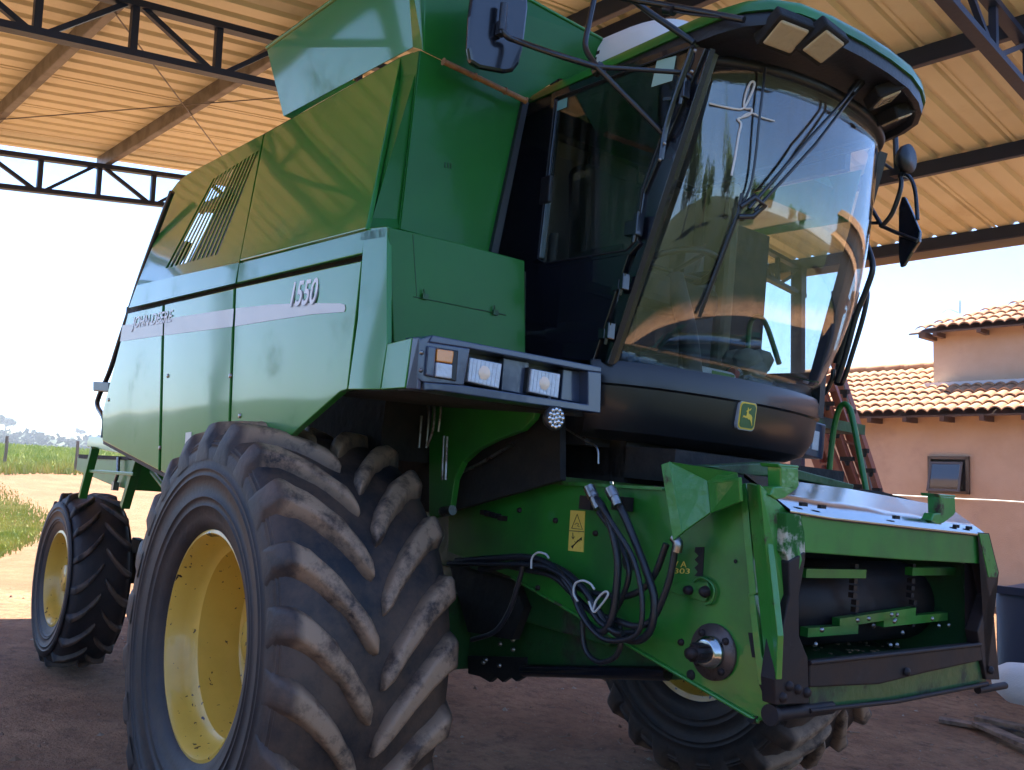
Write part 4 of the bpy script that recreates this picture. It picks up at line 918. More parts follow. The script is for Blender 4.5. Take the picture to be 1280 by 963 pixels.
# terrain: the earth slopes gently under the machine, level elsewhere
nrm = MW @ V((0, 0, 1))
def hgt(x, y):
    d = math.hypot(x, y); k = 1 - min(1, max(0, (d - 4.5) / 6)); k = k * k * (3 - 2 * k)
    z = -(nrm.x * x + nrm.y * y) / nrm.z * k
    w = -x
    if w > 22: t = min(1, (w - 22) / 30); z += .95 * t * t * (3 - 2 * t)
    if w > 60: t = min(1, (w - 60) / 250); z -= 9 * t * t * (3 - 2 * t)
    if x > 40: z += (x - 40) * .01
    if y < -18: z += min(13, (-y - 18) * .13)
    z += .012 * math.sin(x * 2.1 + 1) * math.sin(y * 1.7) + .02 * math.sin(x * .7) * math.cos(y * .6 + 2)
    return z
def axis_steps(lo, hi):
    s = [0.0]; p = 0.0
    while p < hi: p += .22 + max(0, p - 8) * .07; s.append(min(p, hi))
    q = 0.0; r_ = []
    while q > lo: q -= .22 + max(0, -q - 8) * .07; r_.append(max(q, lo))
    return r_[::-1] + s
xs = axis_steps(-1500, 900); ys_ = axis_steps(-1200, 1200)
g = G(); nx, ny = len(xs), len(ys_)
g.add([(x, y, hgt(x, y)) for x in xs for y in ys_], [(i * ny + j, (i + 1) * ny + j, (i + 1) * ny + j + 1, i * ny + j + 1) for i in range(nx - 1) for j in range(ny - 1)], True)
gm = bpy.data.materials.new('earth_ground'); gm.use_nodes = True
N, L = nt(gm); b = N['Principled BSDF']; b.inputs['Roughness'].default_value = .95; b.inputs['Specular IOR Level'].default_value = .2
tc = N.new('ShaderNodeTexCoord')
def nz(s, d=8, ro=.65, vec=None):
    n = N.new('ShaderNodeTexNoise'); n.inputs['Scale'].default_value = s; n.inputs['Detail'].default_value = d; n.inputs['Roughness'].default_value = ro
    L.new(vec or tc.outputs['Object'], n.inputs['Vector']); return n.outputs[0]
def rg(src, a, c, lo=0, hi=1):
    r = N.new('ShaderNodeMapRange'); r.interpolation_type = 'SMOOTHSTEP'; L.new(src, r.inputs[0]); r.inputs[1].default_value = a; r.inputs[2].default_value = c; r.inputs[3].default_value = lo; r.inputs[4].default_value = hi; return r.outputs[0]
def mxc(f, a, c):
    x = N.new('ShaderNodeMix'); x.data_type = 'RGBA'; L.new(f, x.inputs['Factor'])
    for q, k in ((a, 'A'), (c, 'B')):
        if isinstance(q, tuple): x.inputs[k].default_value = (*q, 1)
        else: L.new(q, x.inputs[k])
    return x.outputs['Result']
def mth(op, a, c=None):
    m_ = N.new('ShaderNodeMath'); m_.operation = op
    for i, q in enumerate((a, c)):
        if q is None: continue
        if isinstance(q, (int, float)): m_.inputs[i].default_value = q
        else: L.new(q, m_.inputs[i])
    return m_.outputs[0]
sp = N.new('ShaderNodeSeparateXYZ'); L.new(tc.outputs['Object'], sp.inputs[0]); X_, Y_ = sp.outputs[0], sp.outputs[1]
soil = mxc(rg(nz(.8), .35, .7), (.21, .10, .048), (.28, .145, .073))
soil = mxc(rg(nz(5, 10, .75), .45, .75), soil, (.22, .105, .055))
soil = mxc(rg(nz(38, 4), .62, .72), soil, (.48, .33, .2))
lifted_floor = mxc(rg(nz(1.3), .35, .7), (.30, .15, .078), (.46, .25, .135))          # floor under the roof, its colour lifted against the shade
lifted_floor = mxc(rg(nz(9, 9, .75), .4, .75), lifted_floor, (.17, .088, .05))
lifted_floor = mxc(rg(nz(2.2, 9, .8), .56, .70), lifted_floor, (.10, .055, .035))
lifted_floor = mxc(rg(nz(45, 3), .64, .70), lifted_floor, (.42, .30, .19))
inx = mth('ADD', X_, mth('MULTIPLY', nz(.7), 1.6))
floor_f = mth('MULTIPLY', rg(inx, -7.2, -5.2), rg(mth('ADD', Y_, mth('MULTIPLY', nz(.9), 1.5)), 8.6, 6.6))
col = mxc(floor_f, soil, lifted_floor)
# sandy wheel track crossing behind the machine
tr_ = mth('ADD', X_, mth('MULTIPLY', nz(.25), 5))
track = mth('MULTIPLY', rg(tr_, -26, -20), rg(tr_, -4.5, -7))
col = mxc(track, col, mxc(rg(nz(2.5, 9, .7), .35, .7), (.21, .115, .055), (.28, .16, .083)))
# weeds
gd = mth('MULTIPLY', rg(mth('ADD', X_, mth('MULTIPLY', nz(.35), 5)), -35, -38), 1)
grass_c = mxc(rg(nz(3, 8, .7), .4, .65), (.12, .17, .025), (.22, .25, .05))
col = mxc(gd, col, grass_c)
scrub = mxc(rg(nz(.5, 8, .7), .35, .7), (.020, .032, .011), (.045, .05, .02))  # unseen ground, coloured dark so glass and paint reflect less brightness
side_f = mth('MAXIMUM', rg(mth('ADD', Y_, mth('MULTIPLY', nz(.4), 2.5)), -6.0, -8.0), rg(mth('ADD', X_, mth('MULTIPLY', nz(.4), 1.5)), 5.2, 6.4))
col = mxc(side_f, col, scrub)
L.new(col, b.inputs['Base Color'])
bp = N.new('ShaderNodeBump'); bp.inputs['Strength'].default_value = 1; bp.inputs['Distance'].default_value = .07
L.new(mth('ADD', mth('ADD', nz(7, 10, .7), mth('MULTIPLY', nz(1.6, 3), 1.4)), mth('MULTIPLY', nz(40, 4), .5)), bp.inputs['Height']); L.new(bp.outputs[0], b.inputs['Normal'])
gr = struct(g.build('ground', gm))

# grass tufts on the bank and in the near patch: one mass of blades
def blades(name, n, fn, h0, h1, m, label, spread=.02, wd=.01):
    g = G(); vs = []; fs = []
    for _ in range(n):
        x, y = fn(); z = hgt(x, y); h = random.uniform(h0, h1); a = random.uniform(0, 6.28); w = wd * random.uniform(.6, 1.4); lx, ly = random.gauss(0, h * .25), random.gauss(0, h * .25)
        dx, dy = math.cos(a) * w, math.sin(a) * w; o = len(vs)
        vs += [(x - dx, y - dy, z - .02), (x + dx, y + dy, z - .02), (x + lx * .5 + dx * .7, y + ly * .5 + dy * .7, z + h * .6), (x + lx * .5 - dx * .7, y + ly * .5 - dy * .7, z + h * .6), (x + lx, y + ly, z + h)]
        fs += [(o, o + 1, o + 2, o + 3), (o + 3, o + 2, o + 4)]
    g.add(vs, fs); return tag(g.build(name, m), label, 'grass', kind='stuff')
mg = mat('weed_leaves', (.26, .32, .05), .7, col2=(.42, .42, .11), nscale=.9, dirt=(.5, .47, .32), dscale=8, dlev=(.62, .7))
def bank():
    while 1:
        w = random.uniform(34, 62) ; y = random.uniform(-4, 22)
        if random.random() < (62 - w) / 18 + .2: return -w - 1.5 * math.sin(y * .5), y + w * .1
blades('grass_bank', 42000, bank, .15, .5, mg, 'bright green weeds covering the bank beyond the dirt track', wd=.035)
def patch():
    while 1:
        px = random.uniform(-60, 62); py = random.uniform(606, 705)
        e = (px + 30) / 80 + ((py - 655) / 48) ** 2 + random.uniform(-.25, .25)
        if e < 1: p = on(px, py, (0, 0, 0), (0, 0, 1)); return p.x, p.y
blades('grass_patch', 16000, patch, .02, .10, mg, 'low grass patch at the near edge of the sandy track', wd=.012)

# hills, far woods and field
def ridge(name, d0, base, amp, y0, y1, m, seed, depth=60, sc_=.02):
    g = G(); vs = []; n = 120; rnd = random.Random(seed); ph = [rnd.uniform(0, 6) for _ in range(6)]
    for i in range(n + 1):
        y = y0 + (y1 - y0) * i / n
        h = base + amp * (math.sin(y * sc_ + ph[0]) + .5 * math.sin(y * sc_ * 2.3 + ph[1]) + .18 * math.sin(y * sc_ * 9 + ph[2]))
        for k, (dd, hh) in enumerate(((0, -14), (depth * .35, h * .55 - 3), (depth, h), (depth * 2.5, h * .7), (depth * 4, -14))): vs.append((-(d0 + dd), y, hh))
    g.add(vs, [(i * 5 + k, (i + 1) * 5 + k, (i + 1) * 5 + k + 1, i * 5 + k + 1) for i in range(n) for k in range(4)], True)
    return struct(g.build(name, m))
ridge('hills', 520, 8.0, 1.4, -400, 900, mat('far_fields', (.20, .22, .12), .95, col2=(.30, .26, .17), nscale=.012, coord='Object'), 5, 120, .004)
# woods on the near face of the valley: many crowns in one mass
def crowns(name, n, fn, m, label, leafs=26, lo=2, hi=4.5):
    g = G(); vs = []; fs = []
    for _ in range(n):
        x, y, z = fn(); r_ = random.uniform(lo, hi)
        for k in range(leafs):
            d = V((random.gauss(0, 1), random.gauss(0, 1), random.gauss(0, .8))).normalized() * r_ * random.uniform(.6, 1.05); c_ = V((x, y, z + r_ * .8)) + d; s_ = r_ * .35; o = len(vs)
            a = V((random.gauss(0, 1), random.gauss(0, 1), random.gauss(0, 1))).normalized() * s_; b2 = a.orthogonal().normalized() * s_
            vs += [c_ - a, c_ + b2, c_ + a, c_ - b2]; fs.append((o, o + 1, o + 2, o + 3))
    g.add(vs, fs); return tag(g.build(name, m), label, 'woods', kind='stuff')
def wf():
    y = random.uniform(-60, 230); t = random.random(); return -(300 + 200 * t), y, -12 + 10 * t + random.uniform(-1, 1)
crowns('far_woods', 2600, wf, M['leaf_far'], 'hazy belt of dark woodland across the valley floor')

# trees built from trunk, limbs and leaf clumps
def make_tree(name, h, r, nl, leafm, lsz):
    t = bpy.data.objects.new(name, None); COL.objects.link(t); rnd = random.Random(int(h * 100) + nl)
    g = G(); g.tube([V((0, 0, -.3)), V((.05, .02, h * .3)), V((-.03, .05, h * .62))], lambda q: r * .09 * (1 - .6 * q), 8); cl = []
    for k in range(9):
        a = rnd.uniform(0, 6.28); z0 = h * rnd.uniform(.28, .6); e = V((math.cos(a) * r * rnd.uniform(.4, .8), math.sin(a) * r * rnd.uniform(.4, .8), h * rnd.uniform(.55, .95)))
        g.tube([V((0, 0, z0)), V((e.x * .5, e.y * .5, z0 + (e.z - z0) * .6)), e], lambda q: r * .035 * (1 - .8 * q), 6); cl.append((e, r * rnd.uniform(.28, .5)))
    g.build('trunk', 'bark', t); vs = []; fs = []
    for k in range(nl):
        c0, cr = rnd.choice(cl); d = V((rnd.gauss(0, 1), rnd.gauss(0, 1), rnd.gauss(0, .75))).normalized() * cr * rnd.uniform(.35, 1.1) ** .6; c_ = c0 + d; o = len(vs)
        a = V((rnd.gauss(0, 1), rnd.gauss(0, 1), rnd.gauss(0, .6))).normalized() * lsz; b2 = a.orthogonal().normalized() * lsz * .6; vs += [c_ - a, c_ + b2, c_ + a, c_ - b2]; fs.append((o, o + 1, o + 2, o + 3))
    g = G(); g.add(vs, fs); g.build('crown', leafm, t); return t
t1 = make_tree('far_tree', 9, 5, 1600, 'leaf_far', .45)
q = uwp = sz(20, 552, 4)
def at_far(px, d):
    r_ = ray(px, 545); k = d / (-r_.x); return V((CW.x + r_.x * k, CW.y + r_.y * k, 0))
p = at_far(6, 560); t1.location = (p.x, p.y, 4.5); tag(t1, 'lone round tree on the far hilltop at the left edge', 'tree', group='trees on the far ridge')
t2 = copy_tree(t1); p = at_far(100, 620); t2.location = (p.x, p.y, 5.0); t2.scale = (.7, .7, .6); tag(t2, 'small tree on the ridge just left of the rear of the harvester', 'tree', group='trees on the far ridge')
# fence posts on the bank
pf = None
for i, (px, py0, lab) in enumerate(((9, 556, 'leaning grey fence post at the left edge of the weedy bank'), (98, 562, 'grey fence post on the bank beside the harvester rear'))):
    c_ = at_far(px, 40); h_ = hgt(c_.x, c_.y)
    if pf is None:
        pf = G().tube([(0, 0, -.2), (.03, .02, .5), (0, 0, 1.05)], .06, 7).build('fence_post', 'post'); o = pf
    else: o = pf.copy(); COL.objects.link(o)
    o.location = (c_.x, c_.y, h_ + .25); tag(o, lab, 'fence post', 'fence posts on the bank')

# trees and scrub out in front of the machine (they show as reflections in the glass and paint)
ta = make_tree('shade_tree', 8, 4.5, 5200, 'leaf', .20)
spots = [(52, -2, 1.0), (60, 4, 1.1), (66, -6, .9), (70, 12, 1.2), (22, -34, 1.1), (30, -30, .8), (10, -40, 1.0), (-6, -44, .9), (-22, -42, 1.2), (46, -24, 1.3), (56, 30, .8), (64, 44, .9)]
labs = ['on the rise ahead of the harvester nose', 'tall and broad ahead of the harvester', 'small, right ahead of the cab', 'ahead to the left of the nose', 'off the near side of the harvester front', 'short one beside the taller near-side tree', 'out from the near front wheel', 'out from the near side panels', 'out from the near rear wheel', 'tallest on the rise ahead', 'nearest of the grove ahead of the far front corner', 'at the open end of the grove ahead', 'in the grove beside the house end', 'behind the front row of the grove', 'closest to the peach house', 'tallest, at the back of the grove']
for i, (x, y, s_) in enumerate(spots):
    o = ta if i == 0 else copy_tree(ta); o.location = (x, y, hgt(x, y)); o.rotation_euler = (0, 0, i * 1.3); o.scale = (s_, s_, s_); tag(o, 'leafy green tree ' + labs[i], 'tree', group='trees across the yard')

# ------------------------------------------------------------------ shed
shed = thing('open_shed', 'open-sided farm shed with ribbed metal roof on navy lattice trusses over the harvester', 'shed', (0, 0, 0), SH)
YRG, ZRG, SL = 2.02, 5.40, .109
YE0, YE1 = -3.65, 8.12; XS0, XS1 = -7.75, 1.55
def rz(y): return ZRG - abs(y - YRG) * SL
# ribbed sheets: trapezoid profile running down the slope
def sheet(y0, y1, name):
    g = G(); pit = .235; pr_ = [(0, 0), (.085, 0), (.11, .038), (.15, .038), (.175, 0)]; pts = []
    x = XS0
    while x < XS1:
        for a, h_ in pr_: pts.append((x + a, h_))
        x += pit
    n = len(pts); vs = [(x_, y0, rz(y0) + h_) for x_, h_ in pts] + [(x_, y1, rz(y1) + h_) for x_, h_ in pts] + [(x_, y0, rz(y0) + h_ + .002) for x_, h_ in pts] + [(x_, y1, rz(y1) + h_ + .002) for x_, h_ in pts]
    g.add(vs, [(i, i + 1, n + i + 1, n + i) for i in range(n - 1)] + [(2 * n + i, 2 * n + i + 1, 3 * n + i + 1, 3 * n + i) for i in range(n - 1)])
    x = XS0 + .6
    while x < XS1:
        g.prism([V((x, y0, rz(y0) - .004)), V((x + .035, y0, rz(y0) - .004)), V((x + .035, y1, rz(y1) - .004)), V((x, y1, rz(y1) - .004))], (0, 0, -.003)); x += .94
    return g.build(name, RM, shed)
RM = mat('ribbed_roof_sheet', (.82, .76, .54), .5, metal=.0, col2=(.76, .69, .47), nscale=.8, dirt=(.56, .44, .26), dscale=1.3, dlev=(.55, .9))
sheet(YE0, YRG, 'roof_sheet'); sheet(YRG, YE1, 'roof_sheet')
# fascia along the far eave
G().box(((XS0 + XS1) / 2, YE1 + .06, rz(YE1) - .13), (XS1 - XS0, .02, .20)).build('eave_fascia', mat('tan_fascia_sheet', (.50, .33, .22), .6), shed)
g = G().beam((XS0, YRG - .12, ZRG + .06), (XS1, YRG - .12, ZRG + .06), .3, .01); g.build('ridge_cap', RM, shed)
pu = [YE1 - .05, 5.95, 3.90, YRG + .17, YRG - .17, .23, -1.15, -2.45, YE0 + .06]
for y in pu:
    g = G(); z = rz(y)
    if y < YRG: z -= .0
    xm = (XS0 + XS1) / 2; g.box((xm, y, z - .075), (XS1 - XS0 - .1, .012, .14), None).box((xm, y + .03, z - .010), (XS1 - XS0 - .1, .06, .012)).box((xm, y + .03, z - .142), (XS1 - XS0 - .1, .06, .012))
    o = g.build('purlin', 'truss' if y > YRG - .2 else 'purlin', shed)
xt = [-7.38, -3.0, 1.12]
D = .365
for x in xt:
    g = G(); o1 = .15
    def tpz(y): return rz(y) - o1 - .04
    for y0, y1 in ((YE0 + .1, YRG), (YRG, YE1 - .1)):
        g.beam((x, y0, tpz(y0)), (x, y1, tpz(y1)), .09, .05); g.beam((x, y0, tpz(y0) - D), (x, y1, tpz(y1) - D), .09, .05)
        n = 9; s_ = (y1 - y0) / n
        for k in range(n + 1):
            y = y0 + s_ * k; g.beam((x, y, tpz(y)), (x, y, tpz(y) - D), .05, .05, (1, 0, 0))
            if k < n:
                ya, yb = y, y + s_
                if k % 2 == (0 if y0 < YRG - .1 else 1): g.beam((x, ya + .04, tpz(ya)), (x, yb - .04, tpz(yb) - D), .04, .04, (1, 0, 0))
                else: g.beam((x, ya + .04, tpz(ya) - D), (x, yb - .04, tpz(yb)), .035, .035, (1, 0, 0))
    g.build('roof_truss', 'truss', shed)
    for y in (YE0 + .15, YE1 - .25):
        G().box((x, y, (tpz(y)) / 2 - .5), (.16, .10, tpz(y) + 1.0)).build('column', 'truss', shed)
g = G()
for (xa, ya), (xb, yb) in (((-3.25, -1.15), (-7.5, 2.0)), ((-7.5, -2.2), (-3.25, 1.6)), ((-3.25, 2.3), (-7.5, 6)), ((-7.5, 2.3), (-3.25, 6))):
    g.tube([(xa, ya, rz(ya) - .16), (xb, yb, rz(yb) - .16)], .006, 6, False)
g.build('bracing_rod', 'purlin', shed)

# ------------------------------------------------------------------ house
hs = thing('peach_house', 'peach rendered house with clay tiled roofs beyond the right side of the shed', 'house', (0, 0, 0), SH)
def hp_(px, py, y): return sy(px, py, y)
YW = 12.6
e0 = hp_(1180, 514, YW - .45); eave_z = e0.z; wl_ = hp_(1018, 560, YW).x - 1.2
G().box(((wl_ + 12) / 2, YW + 3, (eave_z + .1) / 2 - .8), (12 - wl_, 6, eave_z + 1.6)).build('lower_wall', 'stucco', hs)
pitch = .40
def tiles(x0, x1, y0, y1, z0, name, m, sign=1, pit=.19, rl=.33, left=None):
    """barrel tiles as rows of stepped arches climbing the slope"""
    g = G(); vs = []; fs = []; nr = int((y1 - y0) / rl); nc = int((x1 - x0) / pit); S = 6
    for r_ in range(nr):
        for c_ in range(nc):
            xa = x0 + c_ * pit + (0.0); ya = y0 + r_ * rl * .98 + random.uniform(-.012, .012); xa += random.uniform(-.006, .006); o = len(vs); lift = .035 + random.uniform(-.006, .006)
            if left and xa < left(ya): continue
            for (yy, dz) in ((ya, lift), (ya + rl * 1.12, -.01)):
                for k in range(S + 1):
                    t = k / S; vs.append((xa + pit * (t * 1.04), yy, z0 + (yy - y0) * pitch + .055 * math.sin(math.pi * t) ** .8 + dz))
            for k in range(S): fs.append((o + k, o + k + 1, o + S + 2 + k, o + S + 1 + k))
            # front lip of the tile
            b0 = len(vs)
            for k in range(S + 1):
                t = k / S; vs.append((xa + pit * (t * 1.04), ya, z0 + (ya - y0) * pitch + .055 * math.sin(math.pi * t) ** .8 + lift - .022))
            for k in range(S): fs.append((o + k, o + k + 1, b0 + k + 1, b0 + k))
    g.add(vs, fs, False); return g.build(name, m, hs)
TM = mat('clay_roof_tiles', (.36, .17, .085), .9, col2=(.42, .23, .12), nscale=2.5, nmix=(.35, .6), dirt=(.24, .12, .07), dscale=6, dlev=(.5, .7))
y_e = YW - .45; z_e = hp_(1180, 514, y_e).z - .03
tiles(wl_ - .5, 12, y_e, y_e + 2.75, z_e, 'lower_roof_tiles', TM)
G().prism([V((wl_ - .5, y_e + .05, z_e - .03)), V((12, y_e + .05, z_e - .03)), V((12, y_e + 2.85, z_e + 2.8 * pitch - .03)), V((wl_ - .5, y_e + 2.85, z_e + 2.8 * pitch - .03))], (0, 0, -.03)).build('roof_boards', 'timber', hs)
g = G(); zz = z_e + 2.75 * pitch + .03; x = wl_ - .5
while x < 12: g.tube([(x, y_e + 2.78, zz), (x + .42, y_e + 2.78, zz + .03)], lambda t: .10 - .02 * t, 10, False); x += .40
g.build('ridge_tiles', TM, hs)
x = wl_
while x < 12: G().box((x, y_e + .25, z_e - .09), (.07, .5, .09)).build('rafter_end', 'timber', hs); x += .62
# upper block
YU = YW + 1.15
cu = hp_(1167, 482, YU); u0 = cu.x; zb0 = cu.z; uz = hp_(1220, 409, YU - .4)
ztop_ = hp_(1167, 412, YU).z + .12
G().box(((u0 + 12) / 2, YU + 2, (zb0 + ztop_) / 2), (12 - u0, 4, ztop_ - zb0)).build('upper_wall', 'stucco', hs)
zs = zb0
G().box(((u0 + 12) / 2 - .02, YU - .10, zb0 - .02), (12 - u0 + .1, .26, .09)).build('flashing_ledge', 'plaster', hs)
ye2 = YU - .42; ze2 = hp_(1230, 402, ye2).z - .06
xl2 = hp_(1131, 411, ye2).x
tiles(xl2, 12, ye2, ye2 + 1.9, ze2, 'upper_roof_tiles', TM, left=lambda y: xl2 + (y - ye2) * .9)
G().prism([V((xl2 + .05, ye2 + .05, ze2 - .03)), V((12, ye2 + .05, ze2 - .03)), V((12, ye2 + 1.95, ze2 + 1.9 * pitch - .03)), V((xl2 + 1.4, ye2 + 1.95, ze2 + 1.9 * pitch - .03))], (0, 0, -.03)).build('roof_boards', 'timber', hs)
G().box((xl2 + .35, ye2 + .35, ze2 - .10), (.12, .9, .10)).build('corner_rafter', 'timber', hs); G().box((xl2 + .8, ye2 + .5, ze2 - .12), (.9, .12, .12)).build('eave_beam', 'timber', hs); x = u0 + .2
while x < 12: G().box((x, ye2 + .2, ze2 - .08), (.07, .4, .08)).build('rafter_end', 'timber', hs); x += .75
# tilting window
w0 = hp_(1163, 573, YW); w1 = hp_(1211, 615, YW); g = G(); cxw = (w0.x + w1.x) / 2; czw = (hp_(1187, 573, YW).z + hp_(1187, 615, YW).z) / 2; ww = w1.x - w0.x; wh = hp_(1187, 573, YW).z - hp_(1187, 616, YW).z
for dx in (-1, 1): g.box((cxw + dx * ww / 2, YW - .02, czw), (.05, .08, wh + .05))
for dz in (-1, 1): g.box((cxw, YW - .02, czw + dz * wh / 2), (ww + .05, .08, .05))
wn = g.build('window_frame', 'alu_frame', hs)
G().box((cxw, YW - .004, czw), (ww - .04, .01, wh - .04)).build('dark_room', 'blackhole', wn)
B = Matrix.Rotation(R(-17), 3, 'X'); pc = V((cxw - .02, YW - .14, czw - .03)); g = G()
for dx in (-1, 1): g.box(pc + B @ V((dx * (ww / 2 - .06), 0, 0)), (.035, .03, wh - .06), B)
for dz in (-1, 1): g.box(pc + B @ V((0, 0, dz * (wh / 2 - .05))), (ww - .08, .03, .035), B)
sa = g.build('sash', 'alu_frame', wn); G().box(pc, (ww - .14, .008, wh - .14), B).build('pane', 'pane', sa)
# roof aerial
g = G().tube([hp_(1200, 392, YU + 1.2), hp_(1200, 376, YU + 1.2)], .012, 6, False); g.tube([hp_(1198, 391, YU + 1.2), hp_(1186, 387, YU + 1.2), hp_(1178, 391, YU + 1.2)], .006, 6); o = g.build('roof_aerial', 'purlin'); o.rotation_euler = SH.to_euler(); tag(o, 'thin metal aerial standing on the upper tiled roof of the peach house', 'aerial')

# rope across the yard
g = G().tube([hp_(1112, 619, 9.5), hp_(1200, 624, 9.5), hp_(1290, 629, 9.5), hp_(1700, 660, 9.5)], .011, 6); o = g.build('washing_line', 'rope'); o.rotation_euler = SH.to_euler(); tag(o, 'thin white line strung across the peach house wall', 'rope')

# folded spray boom leaning behind the harvester
bm_ = thing('folded_spray_boom', 'red brown folded crop sprayer boom standing between the harvester cab and the house', 'spray boom', (0, 0, 0), SH)
YB = 7.0
def B2(a, dy=0): return sy(a[0], a[1], YB + dy)
mem = [((1015, 505), (1075, 660)), ((1028, 490), (1085, 650)), ((1037, 470), (1101, 650)), ((1040, 440), (1112, 660)), ((1008, 540), (1050, 650)), ((1020, 530), (1060, 650))]
g = G()
for i, (a, b) in enumerate(mem): g.beam(B2(a, .12 * (i % 3)), B2(b, .12 * (i % 3)), .10, .09)
for k in range(9):
    t = k / 8; a = V(mem[1][0]).lerp(V(mem[1][1]), t) if 0 else (mem[1][0][0] + (mem[1][1][0] - mem[1][0][0]) * t, mem[1][0][1] + (mem[1][1][1] - mem[1][0][1]) * t)
    t2_ = min(1, t + .1); b = (mem[2][0][0] + (mem[2][1][0] - mem[2][0][0]) * t2_, mem[2][0][1] + (mem[2][1][1] - mem[2][0][1]) * t2_)
    g.beam(B2(a, .1), B2(b, .2), .03, .03)
    a = (mem[4][0][0] + (mem[4][1][0] - mem[4][0][0]) * t, mem[4][0][1] + (mem[4][1][1] - mem[4][0][1]) * t); b = (mem[0][0][0] + (mem[0][1][0] - mem[0][0][0]) * t2_, mem[0][0][1] + (mem[0][1][1] - mem[0][0][1]) * t2_); g.beam(B2(a), B2(b), .03, .03)
g.build('boom_frame', 'boom', bm_)
g = G().tube([B2((1052, 470), -.1), B2((1065, 520), -.1), B2((1100, 650), -.1)], .012, 6)
g.build('spray_pipe', 'purlin', bm_)
for i in range(6):
    t = i / 5.2; q = (1056 + 42 * t, 490 + 128 * t); g = G(); c_ = B2(q, -.14); g.box(c_, (.09, .06, .05)); g.lathe([(.02, -.07), (.03, -.03), (.02, 0)], c_, 'Z', 8); g.build('nozzle', 'blackhole', bm_)
for i in range(4):
    t = i / 3.2; q = (1034 + 40 * t, 505 + 110 * t); g = G(); c_ = B2(q, -.14); g.box(c_, (.16, .05, .05)); g.lathe([(.02, -.08), (.035, -.03), (.02, 0)], c_, 'Z', 8); g.build('nozzle', 'blackhole', bm_)
gz = 0
g = G().box((B2((1080, 640)).x, YB + .1, .45), (.9, .5, .9)); g.box((B2((1080, 640)).x, YB + .1, .15), (1.6, .2, .2)); g.build('boom_stand', 'boom', bm_)

# dark blue tank, sack and planks by the right edge
tk = thing('blue_fuel_tank', 'dark blue metal tank standing beyond the right end of the feeder mouth', 'tank', (0, 0, 0), SH)
a = sy(1240, 733, 6.3); b = sy(1240, 850, 6.3); w_ = 3.4
g = G(); L_ = []
for z_, k in ((-1.2, .97), (-1.0, 1.), (a.z - .05, 1.), (a.z, .96)):
    L_.append([V((a.x + w_ / 2 + (w_ / 2) * k * math.copysign(abs(math.cos(t)) ** .08, math.cos(t)), 6.9 + .6 * k * math.copysign(abs(math.sin(t)) ** .12, math.sin(t)), z_)) for t in [2 * math.pi * i / 40 for i in range(40)]])
loft(g, L_); g.build('tank_body', 'bluetank', tk); G().box((a.x + w_ / 2, 6.28, a.z - .02), (w_ + .04, .05, .07)).build('tank_rim', 'bluetank', tk)
g = G().lathe([(.001, .06), (.12, .06), (.13, 0)], (a.x + 1.7, 6.9, a.z), 'Z', 20); g.build('tank_lid', 'black_satin', tk)
g = G(); c_ = sz(1303, 858, .16); L_ = []
for z_, k in ((-.14, .75), (-.08, .95), (0, 1.), (.08, .93), (.13, .7), (.15, .3)):
    L_.append([V((c_.x + .38 * k * math.cos(t) * (1 + .06 * math.sin(3 * t)), c_.y + .24 * k * math.sin(t) * (1 + .08 * math.sin(5 * t + 1)), c_.z + z_)) for t in [2 * math.pi * i / 36 for i in range(36)]])
loft(g, L_); o = g.build('white_sack', 'sack'); o.rotation_euler = SH.to_euler(); tag(o, 'full white woven sack lying on planks at the right edge', 'sack')
pls = [((1236, 874), 25, 'pale weathered plank lying closest to the feeder mouth under the white sack'), ((1262, 884), -30, 'dark weathered plank lying across the others below the sack'), ((1282, 872), 8, 'weathered plank at the right edge beneath the sack')]
p0 = None
for i, (q, an, lab) in enumerate(pls):
    c_ = SH @ sz(*q, .03 + .03 * i)
    if p0 is None: p0 = G().box((0, 0, 0), (.7, .12, .03)).build('plank', 'plank', None, .004); o = p0
    else: o = p0.copy(); COL.objects.link(o)
    o.location = (c_.x, c_.y, hgt(c_.x, c_.y) + .03 + .032 * i); o.rotation_euler = (0, 0, R(an)); tag(o, lab, 'plank', 'planks under the sack')
# straw and pebbles strewn on the floor
g = G(); vs = []; fs = []
for _ in range(500):
    x = random.uniform(-1.5, 3.2); y = random.uniform(-2.2, 5.5); a = random.uniform(0, 6.28); l = random.uniform(.01, .09); z = hgt(x, y) + .004
    if random.random() < .06: l *= 3
    g.tube([(x, y, z + .004), (x + l * math.cos(a), y + l * math.sin(a), z + .006)], .0022 + l * .008, 4, False)
tag(g.build('straw_litter', 'straw'), 'bits of dry straw and twigs strewn over the bare earth', 'straw', kind='stuff')
g = G()
for _ in range(2600):
    x = random.uniform(-8, 3.4); y = random.uniform(-2.6, 7); s_ = .004 + .022 * random.random() ** 4; z = hgt(x, y); q = [random.uniform(.6, 1.4) * s_ for k in range(5)]
    g.add([(x - q[0], y, z), (x, y + q[1], z), (x + q[2], y, z), (x, y - q[3], z), (x + random.uniform(-.3, .3) * s_, y, z + q[4] * .8)], [(0, 1, 4), (1, 2, 4), (2, 3, 4), (3, 0, 4)])
tag(g.build('gravel', mat('pale_pebbles', (.22, .13, .08), .9, col2=(.40, .32, .24), nscale=3, nmix=(.5, .6))), 'small pale pebbles scattered on the earth floor', 'pebbles', kind='stuff')

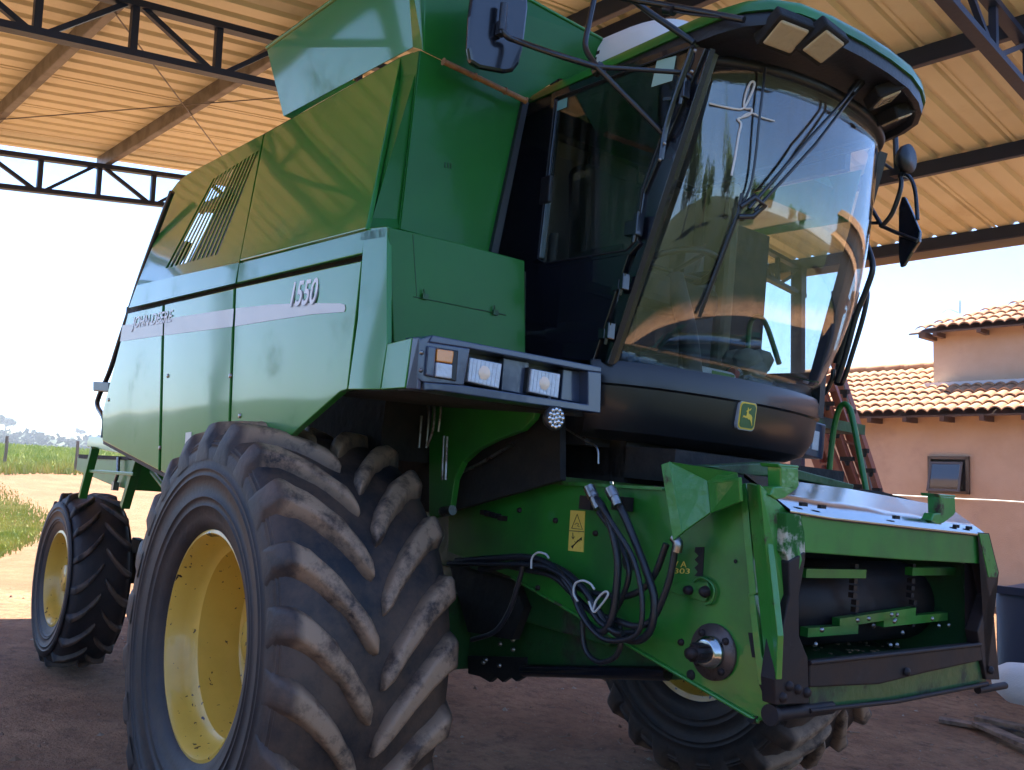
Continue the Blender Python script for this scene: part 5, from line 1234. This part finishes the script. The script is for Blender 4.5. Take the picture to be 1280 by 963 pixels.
hz = G(); hz.box((-150, 0, 30), (1500, 1500, 160)); ho_ = hz.build('haze', bpy.data.materials.new('air_haze')); tag(ho_, kind='stuff')
hm = ho_.data.materials[0]; hm.use_nodes = True; N, L = nt(hm); N.remove(N['Principled BSDF']); pv = N.new('ShaderNodeVolumePrincipled'); pv.inputs['Color'].default_value = (.80, .87, 1, 1); pv.inputs['Density'].default_value = .0005; pv.inputs['Anisotropy'].default_value = .2
L.new(pv.outputs[0], N['Material Output'].inputs['Volume'])
# ================================================================== LIGHT
sd = V((-.52, .12, 1)).normalized()
su = bpy.data.lights.new('sun', 'SUN'); su.energy = 5.0; su.angle = R(.53); su.color = (1, .95, .86)
so = bpy.data.objects.new('sun', su); COL.objects.link(so); so.rotation_euler = sd.to_track_quat('Z', 'Y').to_euler(); so.location = sd * 60
w = bpy.data.worlds.new('World'); sc.world = w; w.use_nodes = True; N, L = w.node_tree.nodes, w.node_tree.links
sky = N.new('ShaderNodeTexSky'); sky.sky_type = 'NISHITA'; sky.sun_disc = False; sky.sun_elevation = math.asin(sd.z); sky.sun_rotation = math.atan2(sd.x, sd.y)
sky.air_density = 1.0; sky.dust_density = .1; sky.ozone_density = 6.0
tn = N.new('ShaderNodeMix'); tn.data_type = 'RGBA'; tn.blend_type = 'MULTIPLY'; tn.inputs['Factor'].default_value = 1; tn.inputs['B'].default_value = (.74, .92, 1.15, 1)
L.new(sky.outputs[0], tn.inputs['A']); L.new(tn.outputs['Result'], N['Background'].inputs[0]); N['Background'].inputs[1].default_value = .064

# ================================================================== CAMERA
cd = bpy.data.cameras.new('camera'); cd.sensor_width = 36; cd.lens = F / 1280 * 36; cd.clip_end = 6000; cd.clip_start = .05
co = bpy.data.objects.new('camera', cd); COL.objects.link(co)
r0, r1, r2 = RW[0], RW[1], RW[2]
co.matrix_world = Matrix(((r0[0], -r1[0], -r2[0], CW.x), (r0[1], -r1[1], -r2[1], CW.y), (r0[2], -r1[2], -r2[2], CW.z), (0, 0, 0, 1)))
sc.camera = co
sc.view_settings.view_transform = 'Standard'; sc.view_settings.look = 'None'; sc.view_settings.gamma = 1; sc.view_settings.exposure = 2.5
sc.cycles.max_bounces = 10; sc.cycles.diffuse_bounces = 5; sc.cycles.glossy_bounces = 5; sc.cycles.transparent_max_bounces = 12
sc.cycles.sample_clamp_indirect = 8
